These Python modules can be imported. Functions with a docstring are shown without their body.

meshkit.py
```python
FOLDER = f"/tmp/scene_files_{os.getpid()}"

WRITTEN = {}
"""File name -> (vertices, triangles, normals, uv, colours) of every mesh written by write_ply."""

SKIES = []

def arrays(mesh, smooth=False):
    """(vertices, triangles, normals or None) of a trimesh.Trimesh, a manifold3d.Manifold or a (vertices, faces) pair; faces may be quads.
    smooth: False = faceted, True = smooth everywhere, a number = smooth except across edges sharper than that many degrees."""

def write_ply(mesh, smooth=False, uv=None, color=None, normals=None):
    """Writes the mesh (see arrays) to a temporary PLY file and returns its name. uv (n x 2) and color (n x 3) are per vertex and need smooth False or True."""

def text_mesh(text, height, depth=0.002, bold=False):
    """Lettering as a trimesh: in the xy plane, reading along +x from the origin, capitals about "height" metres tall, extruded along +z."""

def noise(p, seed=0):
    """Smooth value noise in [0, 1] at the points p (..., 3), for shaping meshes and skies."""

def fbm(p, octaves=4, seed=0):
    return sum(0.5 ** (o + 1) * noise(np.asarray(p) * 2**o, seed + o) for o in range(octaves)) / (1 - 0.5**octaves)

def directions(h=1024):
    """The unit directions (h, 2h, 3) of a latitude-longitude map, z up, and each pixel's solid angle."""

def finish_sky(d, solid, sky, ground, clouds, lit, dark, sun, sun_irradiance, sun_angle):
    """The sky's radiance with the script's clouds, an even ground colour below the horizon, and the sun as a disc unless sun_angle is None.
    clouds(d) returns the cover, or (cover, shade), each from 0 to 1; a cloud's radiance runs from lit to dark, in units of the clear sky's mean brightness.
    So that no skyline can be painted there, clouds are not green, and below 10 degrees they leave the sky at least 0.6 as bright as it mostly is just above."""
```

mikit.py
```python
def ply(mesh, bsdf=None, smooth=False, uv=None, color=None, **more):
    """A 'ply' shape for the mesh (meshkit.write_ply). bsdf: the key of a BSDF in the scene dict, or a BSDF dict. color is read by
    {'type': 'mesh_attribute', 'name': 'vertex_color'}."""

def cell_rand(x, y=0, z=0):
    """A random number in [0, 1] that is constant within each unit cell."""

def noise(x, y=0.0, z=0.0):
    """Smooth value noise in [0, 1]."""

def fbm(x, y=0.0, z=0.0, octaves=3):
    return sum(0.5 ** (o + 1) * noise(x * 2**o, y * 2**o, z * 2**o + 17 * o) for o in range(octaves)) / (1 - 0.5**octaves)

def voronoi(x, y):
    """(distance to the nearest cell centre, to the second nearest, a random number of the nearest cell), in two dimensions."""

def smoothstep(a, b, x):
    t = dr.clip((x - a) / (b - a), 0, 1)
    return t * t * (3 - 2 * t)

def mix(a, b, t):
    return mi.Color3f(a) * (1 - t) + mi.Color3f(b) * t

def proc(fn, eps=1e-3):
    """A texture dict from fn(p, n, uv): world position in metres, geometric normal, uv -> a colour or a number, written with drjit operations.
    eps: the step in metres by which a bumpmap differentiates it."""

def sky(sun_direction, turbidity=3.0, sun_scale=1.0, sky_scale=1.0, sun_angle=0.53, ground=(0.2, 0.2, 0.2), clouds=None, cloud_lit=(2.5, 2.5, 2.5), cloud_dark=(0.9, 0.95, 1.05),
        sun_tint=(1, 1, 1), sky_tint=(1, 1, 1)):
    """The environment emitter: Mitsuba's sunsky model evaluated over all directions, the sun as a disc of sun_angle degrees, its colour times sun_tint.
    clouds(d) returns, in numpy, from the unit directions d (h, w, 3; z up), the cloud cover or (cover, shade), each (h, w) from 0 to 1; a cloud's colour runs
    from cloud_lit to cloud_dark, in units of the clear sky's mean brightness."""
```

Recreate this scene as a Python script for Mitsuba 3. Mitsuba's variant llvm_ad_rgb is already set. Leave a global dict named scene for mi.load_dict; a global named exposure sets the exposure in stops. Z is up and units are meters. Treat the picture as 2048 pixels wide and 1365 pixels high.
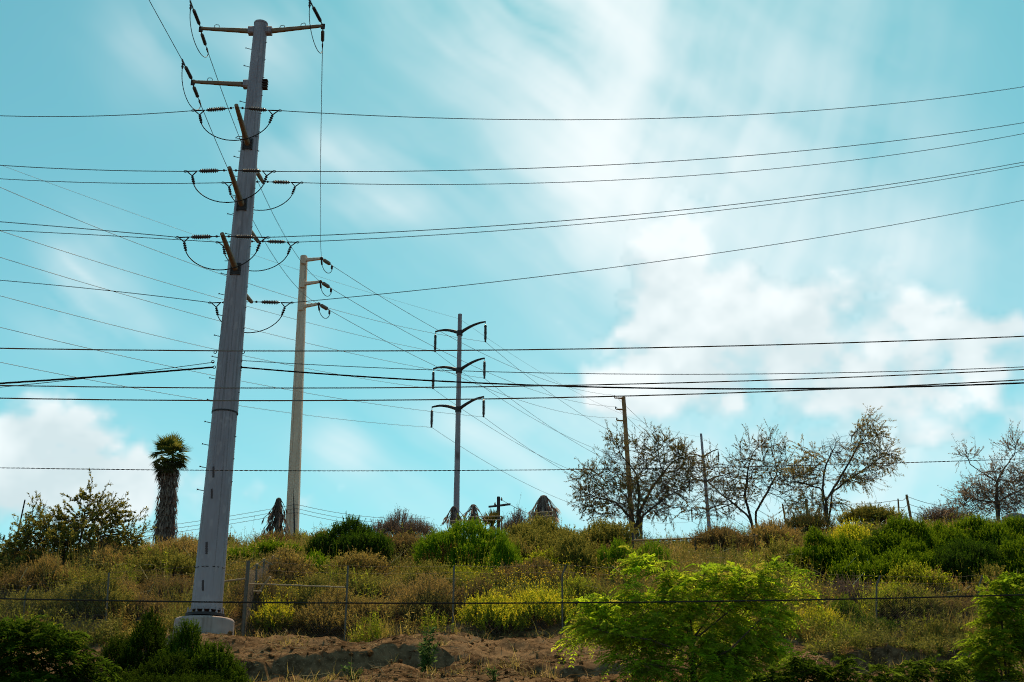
import math, random
import numpy as np, trimesh, drjit as dr, mitsuba as mi, mikit, meshkit
from scipy.spatial import cKDTree

scene, labels = {'type': 'scene'}, {}
T = mi.ScalarTransform4f
# ------------------------------------------------------------------ camera, sky, exposure
PITCH, EYE, F = math.radians(20.5), 1.6, 2400.0          # F in pixels of a 2048 wide picture
CP, SP = math.cos(PITCH), math.sin(PITCH)
scene['camera'] = {'type': 'perspective', 'fov': math.degrees(2 * math.atan(1024 / F)), 'fov_axis': 'x',
                   'to_world': T().look_at(origin=[0, 0, EYE], target=[0, CP, EYE + SP], up=[0, 0, 1]),
                   'near_clip': 0.5, 'far_clip': 6000.0}
SUN_AZ, SUN_EL = math.radians(7), math.radians(57)
SUN = [math.sin(SUN_AZ) * math.cos(SUN_EL), math.cos(SUN_AZ) * math.cos(SUN_EL), math.sin(SUN_EL)]
exposure = 2.15


def clouds(d):
    """Cirrus veil and a few cumulus banks: (azimuth, elevation, half width, half height) in degrees, edges broken up by noise."""
    az, el = np.degrees(np.arctan2(d[..., 0], d[..., 1])), np.degrees(np.arcsin(np.clip(d[..., 2], -1, 1)))
    q = np.stack([az / 6.0, el / 4.5, 0 * az], -1)
    n1 = meshkit.fbm(q, 5, 3)
    n2 = meshkit.fbm(q * 2.7 + 11, 6, 8)
    warp = (meshkit.fbm(q * 1.3 + 5, 3, 21) - .5) * 5
    st = np.stack([(az * .85 + el * -.52) / 15, (el * .85 + az * .52 + warp * .3) / 2.1, 0 * az], -1)
    streak = meshkit.fbm(st, 5, 14)
    st2 = np.stack([(az * .42 + el * .91) / 17, (el * .42 - az * .91 + warp * .3) / 2.0, 0 * az], -1)
    streak2 = meshkit.fbm(st2, 5, 33)

    def blob(a, e, ra, re, p=2.0):
        return np.exp(-(np.abs((az - a + warp * .5) / ra) ** p + np.abs((el - e) / re) ** p))

    n3 = meshkit.fbm(np.stack([(az + warp * .6) / 1.5, el / 1.15, 0 * az], -1) + 3, 5, 77)
    cum = np.zeros_like(az)
    for a, e, ra, re, s in CUMULUS:
        cum = np.maximum(cum, s * blob(a, e, ra, re, 2.6))
    body = cum * 1.2 + (n2 - .5) * 1.25 + (n1 - .5) * .7 + (n3 - .5) * .75
    cum = np.clip((body - .47) / .46, 0, 1) * np.clip(cum * 6, 0, 1)
    cum = cum * (.55 + .45 * cum)
    far = np.clip((np.abs(az) - 26) / 14, 0, 1)          # elsewhere: broken fair-weather cloud of the same kind
    mixs = np.clip((az - 3) / 5, 0, 1)
    stk = streak * (1 - mixs) + (.4 * streak + .6 * streak2) * mixs
    veil = .38 * blob(5.5, 30, 6.5, 7.5) + .25 * blob(15, 22, 9, 6)
    for a, e, ra, re, s in VEIL:
        veil = 1 - (1 - veil) * (1 - np.clip(s * blob(a, e, ra, re) * np.clip(.5 + 2.2 * (stk - .46) + .35 * (n3 - .5), 0, 1.2), 0, .97))
    veil = 1 - (1 - veil) * (1 - .34 * np.exp(-np.clip(el, 0, 90) / 11))          # haze that thickens towards the horizon
    veil = np.maximum(veil, far * .4 * np.clip((n1 - .35) * 2.4, 0, 1))
    cover = 1 - (1 - np.clip(veil, 0, .96)) * (1 - .95 * cum)
    soft = np.clip((n2 - .35) * 1.6 + (n1 - .5) * .9, 0, 1)
    shade = np.clip(np.where(cum > .02, .75 - soft * .9 + (14 - el) * .02, .3 - .25 * veil), 0, 1)
    return cover, shade


CUMULUS = [(8.0, 22.6, 2.6, 3.6, 1.0), (9.8, 20.4, 5.0, 3.8, 1.08), (13.4, 19.8, 5.4, 3.0, .98), (7.6, 17.9, 5.0, 1.7, .9), (17.5, 17.4, 7.0, 2.3, .86), (19.0, 20.2, 4.5, 2.0, .68), (15.8, 21.4, 4.0, 1.8, .72), (22.5, 18.6, 5.5, 2.6, .84), (20, 15.6, 7, 1.6, .6),
           (-21.5, 13.6, 3.0, 3.0, 1.22), (-23.8, 12.8, 4.5, 2.2, 1.15), (-18.6, 13.2, 2.4, 1.9, .98), (-15, 13.0, 2.5, 1.5, .42), (-12, 12.2, 3, 1.4, .40)]
VEIL = [(5.4, 28.6, 3.6, 4.6, 1.0), (4.4, 33.0, 4.6, 6.0, .72), (7.5, 26.5, 5.0, 3.6, .7), (11, 30, 8, 8, .62), (0, 35, 5, 5, .38), (-3, 28, 7, 5, .2), (-10.0, 28.8, 3.4, 1.3, .6), (-6.8, 26.6, 2.8, 1.0, .55), (-13, 34, 2.2, 2.0, .4),
        (15, 14, 12, 4.0, .85), (14, 20, 9, 4, .6), (3, 40, 14, 6, .5), (19, 24, 6, 3, .4), (-19, 33, 3, 2.5, .3), (-22, 11, 9, 4, .5), (0, 14, 10, 2.5, .25), (20, 30, 3, 8, .2),
        (-21.5, 22.0, 2.2, 2.4, .62), (-20.0, 20.0, 3.0, 1.2, .5), (-12.6, 20.3, 2.2, 1.6, .5), (.2, 16.7, 3.2, 1.3, .62), (-8.6, 15.3, 1.7, 1.3, .6)]
scene['sky'] = mikit.sky(SUN, turbidity=2.6, sun_scale=1.0, clouds=clouds, cloud_lit=(2.75, 2.95, 2.97), cloud_dark=(1.7, 2.1, 2.2), sky_tint=(.59, 1.2, .88), sun_tint=(1.08, .92, .68),
                         ground=(.16, .13, .09), sun_angle=.6)


# ------------------------------------------------------------------ helpers
def ray(px, py):
    u, v = (px - 1024) / F, (682.5 - py) / F
    return np.array([u, CP - v * SP, SP + v * CP])


def P(px, py, Y):
    """The point that stands at forward distance Y in this direction of view."""
    d = ray(px, py)
    return np.array([0, 0, EYE]) + d * (Y / d[1])


def ppm(p):
    """Pixels per metre at a point."""
    return F / (p[1] * CP + (p[2] - EYE) * SP)


def unit(v):
    v = np.asarray(v, float)
    return v / (np.linalg.norm(v, axis=-1, keepdims=True) + 1e-12)


UP = np.array([0, 0, 1.0])


class Mesh:
    """Collects vertices, faces and a colour per vertex."""

    def __init__(self):
        self.v, self.f, self.c, self.n = [], [], [], 0

    def add(self, v, f, c=None):
        v = np.asarray(v, float).reshape(-1, 3)
        self.v.append(v)
        self.f.append(np.asarray(f, int) + self.n)
        c = np.ones(3) if c is None else np.asarray(c, float)
        self.c.append(np.broadcast_to(c, (len(v), 3)))
        self.n += len(v)
        return self

    def tm(self, m, c=None):
        return self.add(m.vertices, m.faces, c)

    def arrays(self):
        return np.vstack(self.v), np.vstack(self.f), np.vstack(self.c)


def frusta(P0, P1, r0, r1, sides=5):
    P0, P1 = np.atleast_2d(P0).astype(float), np.atleast_2d(P1).astype(float)
    n = len(P0)
    t = unit(P1 - P0)
    a = unit(np.cross(t, np.where(np.abs(t[:, 2:]) < .9, [0, 0, 1.0], [1.0, 0, 0])))
    b = np.cross(t, a)
    ang = np.arange(sides) * 2 * np.pi / sides
    ring = np.cos(ang)[None, :, None] * a[:, None] + np.sin(ang)[None, :, None] * b[:, None]
    v = np.stack([P0[:, None] + ring * np.broadcast_to(r0, n)[:, None, None], P1[:, None] + ring * np.broadcast_to(r1, n)[:, None, None]], 1)
    k = np.arange(sides)
    q = np.stack([k, (k + 1) % sides, sides + (k + 1) % sides, sides + k], -1)
    f = np.vstack([q[:, [0, 1, 2]], q[:, [0, 2, 3]]])
    return v.reshape(-1, 3), (f[None] + (np.arange(n) * 2 * sides)[:, None, None]).reshape(-1, 3)


def tube(points, r, sides=8, caps=True):
    p = np.asarray(points, float)
    n = len(p)
    t = unit(np.gradient(p, axis=0))
    r = np.broadcast_to(r, (n,))
    a = np.cross(t[0], UP if abs(t[0, 2]) < .9 else [1.0, 0, 0])
    A = []
    for k in range(n):
        a = unit(a - t[k] * np.dot(a, t[k]))
        A.append(a)
    A = np.array(A)
    B = np.cross(t, A)
    ang = np.arange(sides) * 2 * np.pi / sides
    v = (p[:, None] + r[:, None, None] * (np.cos(ang)[None, :, None] * A[:, None] + np.sin(ang)[None, :, None] * B[:, None])).reshape(-1, 3)
    i, j = np.meshgrid(np.arange(n - 1), np.arange(sides), indexing='ij')
    q = np.stack([i * sides + j, i * sides + (j + 1) % sides, (i + 1) * sides + (j + 1) % sides, (i + 1) * sides + j], -1).reshape(-1, 4)
    f = np.vstack([q[:, [0, 1, 2]], q[:, [0, 2, 3]]])
    if caps:
        k = np.arange(1, sides - 1)
        z = np.zeros_like(k)
        f = np.vstack([f, np.stack([z, k + 1, k], -1), np.stack([z, k, k + 1], -1) + (n - 1) * sides])
    return trimesh.Trimesh(v, f, process=False)


def lathe(p0, p1, prof, sides=12):
    """prof: (distance from p0 in metres, radius)."""
    p0, d = np.asarray(p0, float), unit(np.asarray(p1, float) - p0)
    a = unit(np.cross(d, UP if abs(d[2]) < .9 else [1.0, 0, 0]))
    b = np.cross(d, a)
    ang = np.arange(sides) * 2 * np.pi / sides
    ring = np.cos(ang)[:, None] * a + np.sin(ang)[:, None] * b
    v = np.vstack([p0 + d * s + ring * r for s, r in prof])
    n = len(prof)
    i, j = np.meshgrid(np.arange(n - 1), np.arange(sides), indexing='ij')
    q = np.stack([i * sides + j, i * sides + (j + 1) % sides, (i + 1) * sides + (j + 1) % sides, (i + 1) * sides + j], -1).reshape(-1, 4)
    f = np.vstack([q[:, [0, 1, 2]], q[:, [0, 2, 3]]])
    k = np.arange(1, sides - 1)
    z = np.zeros_like(k)
    f = np.vstack([f, np.stack([z, k + 1, k], -1), np.stack([z, k, k + 1], -1) + (n - 1) * sides])
    return trimesh.Trimesh(v, f, process=False)


def beam(p0, p1, w0, h0, w1, h1, up=UP, ch=.18):
    """A tapered bar of chamfered rectangular section from p0 to p1."""
    p0, p1 = np.asarray(p0, float), np.asarray(p1, float)
    d = unit(p1 - p0)
    s = unit(np.cross(d, up))
    u = np.cross(s, d)
    pts = []
    for p, w, h in ((p0, w0, h0), (p1, w1, h1)):
        c = ch * min(w, h)
        for x, y in ((-w / 2 + c, -h / 2), (w / 2 - c, -h / 2), (w / 2, -h / 2 + c), (w / 2, h / 2 - c), (w / 2 - c, h / 2), (-w / 2 + c, h / 2), (-w / 2, h / 2 - c), (-w / 2, -h / 2 + c)):
            pts.append(p + s * x + u * y)
    return trimesh.Trimesh(pts, trimesh.convex.convex_hull(np.array(pts)).faces, process=False) if False else trimesh.convex.convex_hull(np.array(pts))


def cat(*ms):
    return trimesh.util.concatenate([m for m in ms])


used = set()


def key_for(base):
    k, n = base, 0
    while k in used:
        n += 1
        k = f'{base}_{n:03d}'
    used.add(k)
    return k


def thing(name, label, category, group=None, kind=None):
    k = key_for(name)
    labels[k] = {'label': label, 'category': category}
    if group:
        labels[k]['group'] = group
    if kind:
        labels[k]['kind'] = kind
    return k


def put(mesh, bsdf, parent=None, name=None, smooth=False, key=None, label=None, kind=None):
    """Adds the mesh as a part `name` of `parent`, or as the top-level thing `key`."""
    k = key if key else key_for(f'{parent}__{name}')
    if isinstance(mesh, Mesh):
        v, f, c = mesh.arrays()
        scene[k] = mikit.ply((v, f), bsdf, smooth=smooth, color=c)
    else:
        scene[k] = mikit.ply(mesh, bsdf, smooth=smooth)
    if label or kind:
        e = labels.setdefault(k, {})
        if label:
            e['label'] = label
        if kind:
            e['kind'] = kind
    return k


rs = np.random.RandomState


# ------------------------------------------------------------------ materials
def proc_col(fn, rough=.7, **k):
    return {'type': 'twosided', 'b': {'type': 'principled', 'base_color': mikit.proc(fn), 'roughness': rough, **k}}


VC = {'type': 'mesh_attribute', 'name': 'vertex_color'}


def leaf(trans, rough=.8, spec=.03):
    return {'type': 'principledthin', 'base_color': VC, 'roughness': rough, 'diff_trans': trans, 'eta': 1.0 + spec}


scene['mat_leaf'] = leaf(1.0)
scene['mat_leaf_glow'] = leaf(1.25, .7, .06)
scene['mat_dry'] = leaf(.95, .9, .02)
scene['mat_bark'] = {'type': 'twosided', 'b': {'type': 'diffuse', 'reflectance': VC}}


def galv(p, n, uv):
    a = mikit.fbm(p.x * 3, p.y * 3, p.z * .7, 4)
    b = mikit.fbm(p.x * 14 + 3, p.y * 14, p.z * 1.6, 3)
    c = mikit.smoothstep(.62, .8, mikit.fbm(p.x * 1.7, p.y * 1.7, p.z * .45 + 9, 4))
    base = mikit.mix((.146, .117, .142), (.276, .232, .267), a * .6 + b * .4)
    run = mikit.smoothstep(.52, .78, mikit.fbm(p.x * 26, p.y * 26, p.z * .22 + 3, 3))
    base = mikit.mix(base, (.085, .066, .074), run * .6)
    pale = mikit.smoothstep(.6, .75, mikit.fbm(p.x * 5 + 7, p.y * 5, p.z * 2.2, 4))
    base = mikit.mix(base, (.36, .29, .31), pale * .35)
    base = mikit.mix(base, (.36, .29, .29), mikit.smoothstep(13., 5., p.z + a * 5) * .55)      # paler towards the foot
    return mikit.mix(base, (.085, .055, .06), c * .85)


scene['mat_galvanised'] = proc_col(galv, .6, metallic=.15, specular=.4)


def concrete(p, n, uv):
    a = mikit.fbm(p.x * 4, p.y * 4, p.z * 4, 4)
    drip = mikit.smoothstep(.45, .75, mikit.fbm(p.x * 9, p.y * 9, p.z * .8, 3))
    return mikit.mix(mikit.mix((.21, .155, .15), (.32, .25, .235), a), (.11, .08, .065), drip * .55)


scene['mat_concrete'] = proc_col(concrete, .9)


def beige(p, n, uv):
    a = mikit.fbm(p.x * 6, p.y * 6, p.z * .5, 4)
    st = mikit.smoothstep(.5, .75, mikit.fbm(p.x * 16, p.y * 16, p.z * .25 + 4, 3))
    return mikit.mix(mikit.mix((.42, .29, .22), (.56, .42, .335), a), (.24, .155, .11), st * .55)


scene['mat_beige'] = proc_col(beige, .85)


def wood(p, n, uv):
    a = mikit.fbm(p.x * 12, p.y * 12, p.z * .5, 4)
    return mikit.mix((.14, .07, .032), (.28, .155, .07), a)


scene['mat_wood'] = proc_col(wood, .85)


def armp(p, n, uv):
    a = mikit.fbm(p.x * 7, p.y * 7, p.z * 7, 3)
    return mikit.mix((.10, .06, .034), (.19, .115, .066), a)


scene['mat_arm'] = proc_col(armp, .7)


def darkp(p, n, uv):
    return mikit.mix((.02, .017, .02), (.045, .037, .04), mikit.fbm(p.x * 20, p.y * 20, p.z * 20, 2))


scene['mat_dark'] = proc_col(darkp, .6, specular=.2)


scene['mat_slot_shade'] = {'type': 'twosided', 'b': {'type': 'diffuse', 'reflectance': {'type': 'rgb', 'value': [.07, .053, .058]}}}  # dark tone painted for the shade inside the pole slots


def wirep(p, n, uv):
    return mikit.mix((.035, .03, .03), (.06, .052, .05), mikit.noise(p.x * 3, p.y * 3, p.z * 3))


scene['mat_wire'] = {'type': 'twosided', 'b': {'type': 'principled', 'base_color': mikit.proc(wirep), 'roughness': .65, 'specular': .25}}
scene['mat_wire_black'] = {'type': 'twosided', 'b': {'type': 'principled', 'base_color': {'type': 'rgb', 'value': [.018, .015, .014]}, 'roughness': .7, 'specular': .15}}
scene['mat_cable_grey'] = {'type': 'twosided', 'b': {'type': 'principled', 'base_color': {'type': 'rgb', 'value': [.12, .09, .075]}, 'roughness': .5}}
scene['mat_insulator'] = {'type': 'twosided', 'b': {'type': 'principled', 'base_color': {'type': 'rgb', 'value': [.045, .03, .03]}, 'roughness': .35}}
scene['mat_insulator_tan'] = {'type': 'twosided', 'b': {'type': 'principled', 'base_color': {'type': 'rgb', 'value': [.13, .095, .075]}, 'roughness': .4}}


def fencep(p, n, uv):
    return mikit.mix((.05, .04, .033), (.10, .08, .066), mikit.fbm(p.x * 9, p.y * 9, p.z * 5, 3))


scene['mat_fence'] = proc_col(fencep, .5, metallic=.4)


def railp(p, n, uv):
    return mikit.mix((.17, .125, .075), (.29, .225, .14), mikit.fbm(p.x * 5, p.y * 5, p.z * 9, 3))


scene['mat_rail'] = proc_col(railp, .8)


def soil(p, n, uv):
    a = mikit.fbm(p.x * .9, p.y * .9, p.z * .9, 5)
    b = mikit.fbm(p.x * 7, p.y * 7, p.z * 7, 4)
    g = mikit.fbm(p.x * 28, p.y * 28, p.z * 28, 2)
    c = mikit.mix((.024, .0150, .0084), (.150, .101, .058), mikit.smoothstep(.25, .75, a * .5 + b * .5))
    c = mikit.mix(c, (.22, .16, .098), mikit.smoothstep(.6, .8, g) * .6)
    up = mikit.smoothstep(38.5, 41.0, p.y + (a - .5) * 3)
    veg = mikit.mix((.04, .028, .009), (.11, .075, .025), b)
    return mikit.mix(c, veg, up)


scene['mat_soil'] = {'type': 'twosided', 'b': {'type': 'diffuse', 'reflectance': mikit.proc(soil)}}


# ------------------------------------------------------------------ the hillside
CREST_X = [-60, -25.6, -18.1, -14.35, -11.35, -9.6, -3.1, 3.15, 8.15, 11.9, 16.9, 21.9, 25.6, 60]
CREST_Z = [10.6, 11.3, 12.5, 12.75, 12.85, 13.05, 13.1, 13.1, 13.1, 13.35, 14.0, 14.2, 14.1, 13.5]


def sst(a, b, x):
    t = np.clip((x - a) / (b - a), 0, 1)
    return t * t * (3 - 2 * t)


def H(x, y, detail=True):
    x, y = np.broadcast_arrays(np.asarray(x, float), np.asarray(y, float))
    zc = np.interp(x, CREST_X, CREST_Z)
    low = np.interp(y, [-200, 6, 11, 27, 38], [0, 0, .35, 3.7, 6.0])
    t = np.clip((y - 38) / 22, 0, 1)
    prof = np.sin(np.clip(t, 0, 1) * np.pi / 2) * .45 + t ** .9 * .55
    z = np.where(y <= 38, low, 6.0 + (zc - 6.0) * prof)
    z = np.where(y > 60, zc + np.interp(y, [60, 75, 200, 1500], [0, .1, -1.0, -4.0]), z)
    if detail:
        amp = np.interp(y, [15, 24, 40, 60, 90, 300], [.1, .3, .3, .25, .4, 3.0])
        q = np.stack([x / 3.2, y / 3.2, 0 * x], -1)
        z = z + (meshkit.fbm(q, 3, 5) - .5) * 2 * amp
        near = sst(20, 25, y) * (1 - sst(40, 48, y))
        q = np.stack([x * 1.3, y * 1.3, 0 * x], -1)
        z = z + near * (meshkit.fbm(q, 4, 9) - .5) * .42 + near * (meshkit.fbm(q * 3.1 + 40, 3, 19) - .5) * .20
        # eroded ledges cut into the bare bank
        wob = (meshkit.fbm(np.stack([x * .9, 0 * x, 0 * x], -1), 4, 2) - .5) * 1.3 + (meshkit.fbm(np.stack([x * 3.6, y * .8, 0 * x], -1), 3, 12) - .5) * .5
        for xs, ys, x0, x1, drop in (([-8, -6.4, -4.5, -3.1, -1.2], [29.3, 30.2, 31.9, 32.6, 33.0], -7.6, -1.0, .55), ([7.5, 9, 11, 13], [33.6, 33.9, 33.7, 33.2], 7.6, 12.9, .75), ([-1, 1, 3, 5], [31.3, 30.9, 31.4, 31.0], -.5, 4.6, .28)):
            yl = np.interp(x, xs, ys) + wob
            w = sst(x0, x0 + 1.2, x) * (1 - sst(x1 - 1.2, x1, x))
            z = z - drop * w * (.75 + .5 * meshkit.noise(np.stack([x * 2.2, y * 1.1, 0 * x], -1), 6)) * sst(0, .16, yl - y) * np.exp(-np.clip(yl - y, 0, 9) / 2.6)
            z = z + .12 * w * np.exp(-((y - yl - .4) / .5) ** 2)
        z = z + .22 * np.exp(-((x + 7.0) / 1.7) ** 2 - ((y - 36.4) / 1.6) ** 2)          # spoil heaped beside the footing
        pad = 1 - sst(1.3, 2.4, np.hypot(x + 8.98, y - 36))
        z = z * (1 - pad) + 5.74 * pad
        z = z - .35 * np.exp(-((x + 5.2) / 1.5) ** 2 - ((y - 37) / 1.6) ** 2)
    return z


def graded(*spans):
    out = [spans[0][0]]
    for a, b, s in spans:
        n = max(1, int(round((b - a) / s)))
        out += list(a + (b - a) * (np.arange(n) + 1) / n)
    return np.array(out)


gx = graded((-2500, -300, 300), (-300, -60, 20), (-60, -26, 1.2), (-26, 26, .14), (26, 60, 1.2), (60, 300, 20), (300, 2500, 300))
gy = graded((-1500, -60, 160), (-60, 10, 5), (10, 24, .7), (24, 39, .115), (39, 64, .4), (64, 130, 3), (130, 500, 25), (500, 4500, 400))
XX, YY = np.meshgrid(gx, gy, indexing='xy')
ZZ = H(XX, YY)
vv = np.stack([XX, YY, ZZ], -1).reshape(-1, 3)
nx, ny = len(gx), len(gy)
ii, jj = np.meshgrid(np.arange(ny - 1), np.arange(nx - 1), indexing='ij')
qd = np.stack([ii * nx + jj, ii * nx + jj + 1, (ii + 1) * nx + jj + 1, (ii + 1) * nx + jj], -1).reshape(-1, 4)
used.add('hillside')
labels['hillside'] = {'label': 'brown hillside with a bare eroded dirt bank below a scrubby slope', 'category': 'hillside', 'kind': 'structure'}
put(trimesh.Trimesh(vv, np.vstack([qd[:, [0, 1, 2]], qd[:, [0, 2, 3]]]), process=False), 'mat_soil', key='hillside', smooth=True)


def ground(x, y):
    return float(H(np.array([x]), np.array([y]))[0])


def G(px, Y):
    """Ground point below the pixel column px at forward distance Y."""
    x = P(px, 1150, Y)[0]
    for _ in range(4):
        z = ground(x, Y)
        x = (px - 1024) / F * (Y * CP + (z - EYE) * SP)
    return np.array([x, Y, ground(x, Y)])


# ------------------------------------------------------------------ the big steel pole
POLE_LABEL = 'tall grey tapered steel power pole on a round concrete footing, the nearest pole'
mp = thing('steel_pole', POLE_LABEL, 'power pole')
PY = 36.0
pb, pt = P(413, 1222, PY), P(522, 48, PY)
axis = lambda z: pb + (pt - pb) * ((z - pb[2]) / (pt[2] - pb[2]))
R0, R1 = .452, .232
rad = lambda z: R0 + (R1 - R0) * (z - pb[2]) / (pt[2] - pb[2])
zj = P(447, 825, PY)[2]
up_ax = unit(pt - pb)
put(tube([pb, axis(zj + .02)], [R0, rad(zj) + .0], 48, False), 'mat_galvanised', mp, 'shaft', smooth=40)
put(tube([axis(zj - .03), pt], [rad(zj) + .018, R1], 48), 'mat_galvanised', mp, 'upper_shaft', smooth=40)
put(lathe(axis(zj - .05), axis(zj), [(0, rad(zj) + .004), (.0, rad(zj) + .024), (.045, rad(zj) + .024), (.05, rad(zj) + .004)], 40), 'mat_dark', mp, 'joint_band', smooth=30)
put(lathe(pt, pt + UP, [(-.05, R1 + .002), (-.05, R1 + .014), (.012, R1 + .014), (.025, R1 - .02), (.03, .02)], 40), 'mat_galvanised', mp, 'cap', smooth=30)
fb = P(408, 1290, PY)
fx, fy = pb[0] - .03, PY
ztop = P(408, 1238, PY)[2]
put(lathe([fx, fy, ztop - 1.6], [fx, fy, ztop], [(0, .87), (1.50, .865), (1.555, .85), (1.585, .815), (1.6, .76), (1.603, .05)], 56), 'mat_concrete', mp, 'footing', smooth=35)
put(lathe([fx, fy, ztop], [fx, fy, ztop + 1], [(.003, .40), (.05, .42), (.06, .56), (.06, .57), (.135, .57), (.14, .56), (.142, R0 - .02)], 48), 'mat_dark', mp, 'base_plate', smooth=30)
for k in range(16):
    a = 2 * math.pi * (k + .3) / 16
    c = np.array([fx + .515 * math.cos(a), fy + .515 * math.sin(a), ztop + .142])
    put(lathe(c, c + UP, [(0, .035), (.045, .035), (.047, .02), (.16, .018), (.162, .004)], 6), 'mat_galvanised', mp, 'anchor_bolt')
# dark plates set on the shaft, painting the shade inside long hand slots
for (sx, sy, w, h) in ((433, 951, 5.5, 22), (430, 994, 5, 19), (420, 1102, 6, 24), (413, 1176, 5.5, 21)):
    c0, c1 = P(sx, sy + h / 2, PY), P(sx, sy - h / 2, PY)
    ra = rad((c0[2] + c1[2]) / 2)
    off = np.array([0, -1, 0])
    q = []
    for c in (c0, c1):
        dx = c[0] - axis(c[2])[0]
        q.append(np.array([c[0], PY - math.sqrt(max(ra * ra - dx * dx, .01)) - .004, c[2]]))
    put(beam(q[0], q[1], w / 85, .03, w / 85, .03, up=np.array([0, -1, 0]), ch=.45), 'mat_slot_shade', mp, 'hand_slot')
# weathered weld ring low on the shaft
zr = P(417, 1138, PY)[2]
wr = rs(5)
for k in range(7):
    a0 = math.radians(200 + k * 21 + wr.uniform(0, 8))
    pts = [axis(zr) + (rad(zr) + .002) * np.array([math.cos(a), math.sin(a), 0]) + UP * wr.uniform(-.008, .008) for a in np.linspace(a0, a0 + math.radians(wr.uniform(8, 18)), 5)]
    put(tube(pts, .014, 6), 'mat_dark', mp, 'weld_bead', smooth=True)
# step bolts up both sides
zs = pb[2] + 3.6
k = 0
while zs < pt[2] - 1.0:
    for s, L in ((-1, .17), (1, .045)):
        z = zs + (0 if s < 0 else .28)
        c = axis(z) + np.array([s * (rad(z) + .005), -.03, 0])
        e = c + np.array([s * L, -.05, .035 if s < 0 else 0])
        m = [tube([c - np.array([s * .05, 0, 0]), e], .012, 6)]
        if s < 0:
            m.append(tube([e, e + np.array([s * .02, 0, .012])], .024, 6))
        put(cat(*m), 'mat_dark', mp, 'step_bolt', smooth=30)
    zs += .72
    k += 1


def half_loop(c, w, h, d, nrm=UP):
    """An upside-down U of bar on an arm."""
    d = unit(d)
    return tube([c - d * w / 2, c - d * w * .52 + nrm * h * .6, c - d * w * .3 + nrm * h, c + d * w * .3 + nrm * h, c + d * w * .52 + nrm * h * .6, c + d * w / 2], .012, 6)


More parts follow.
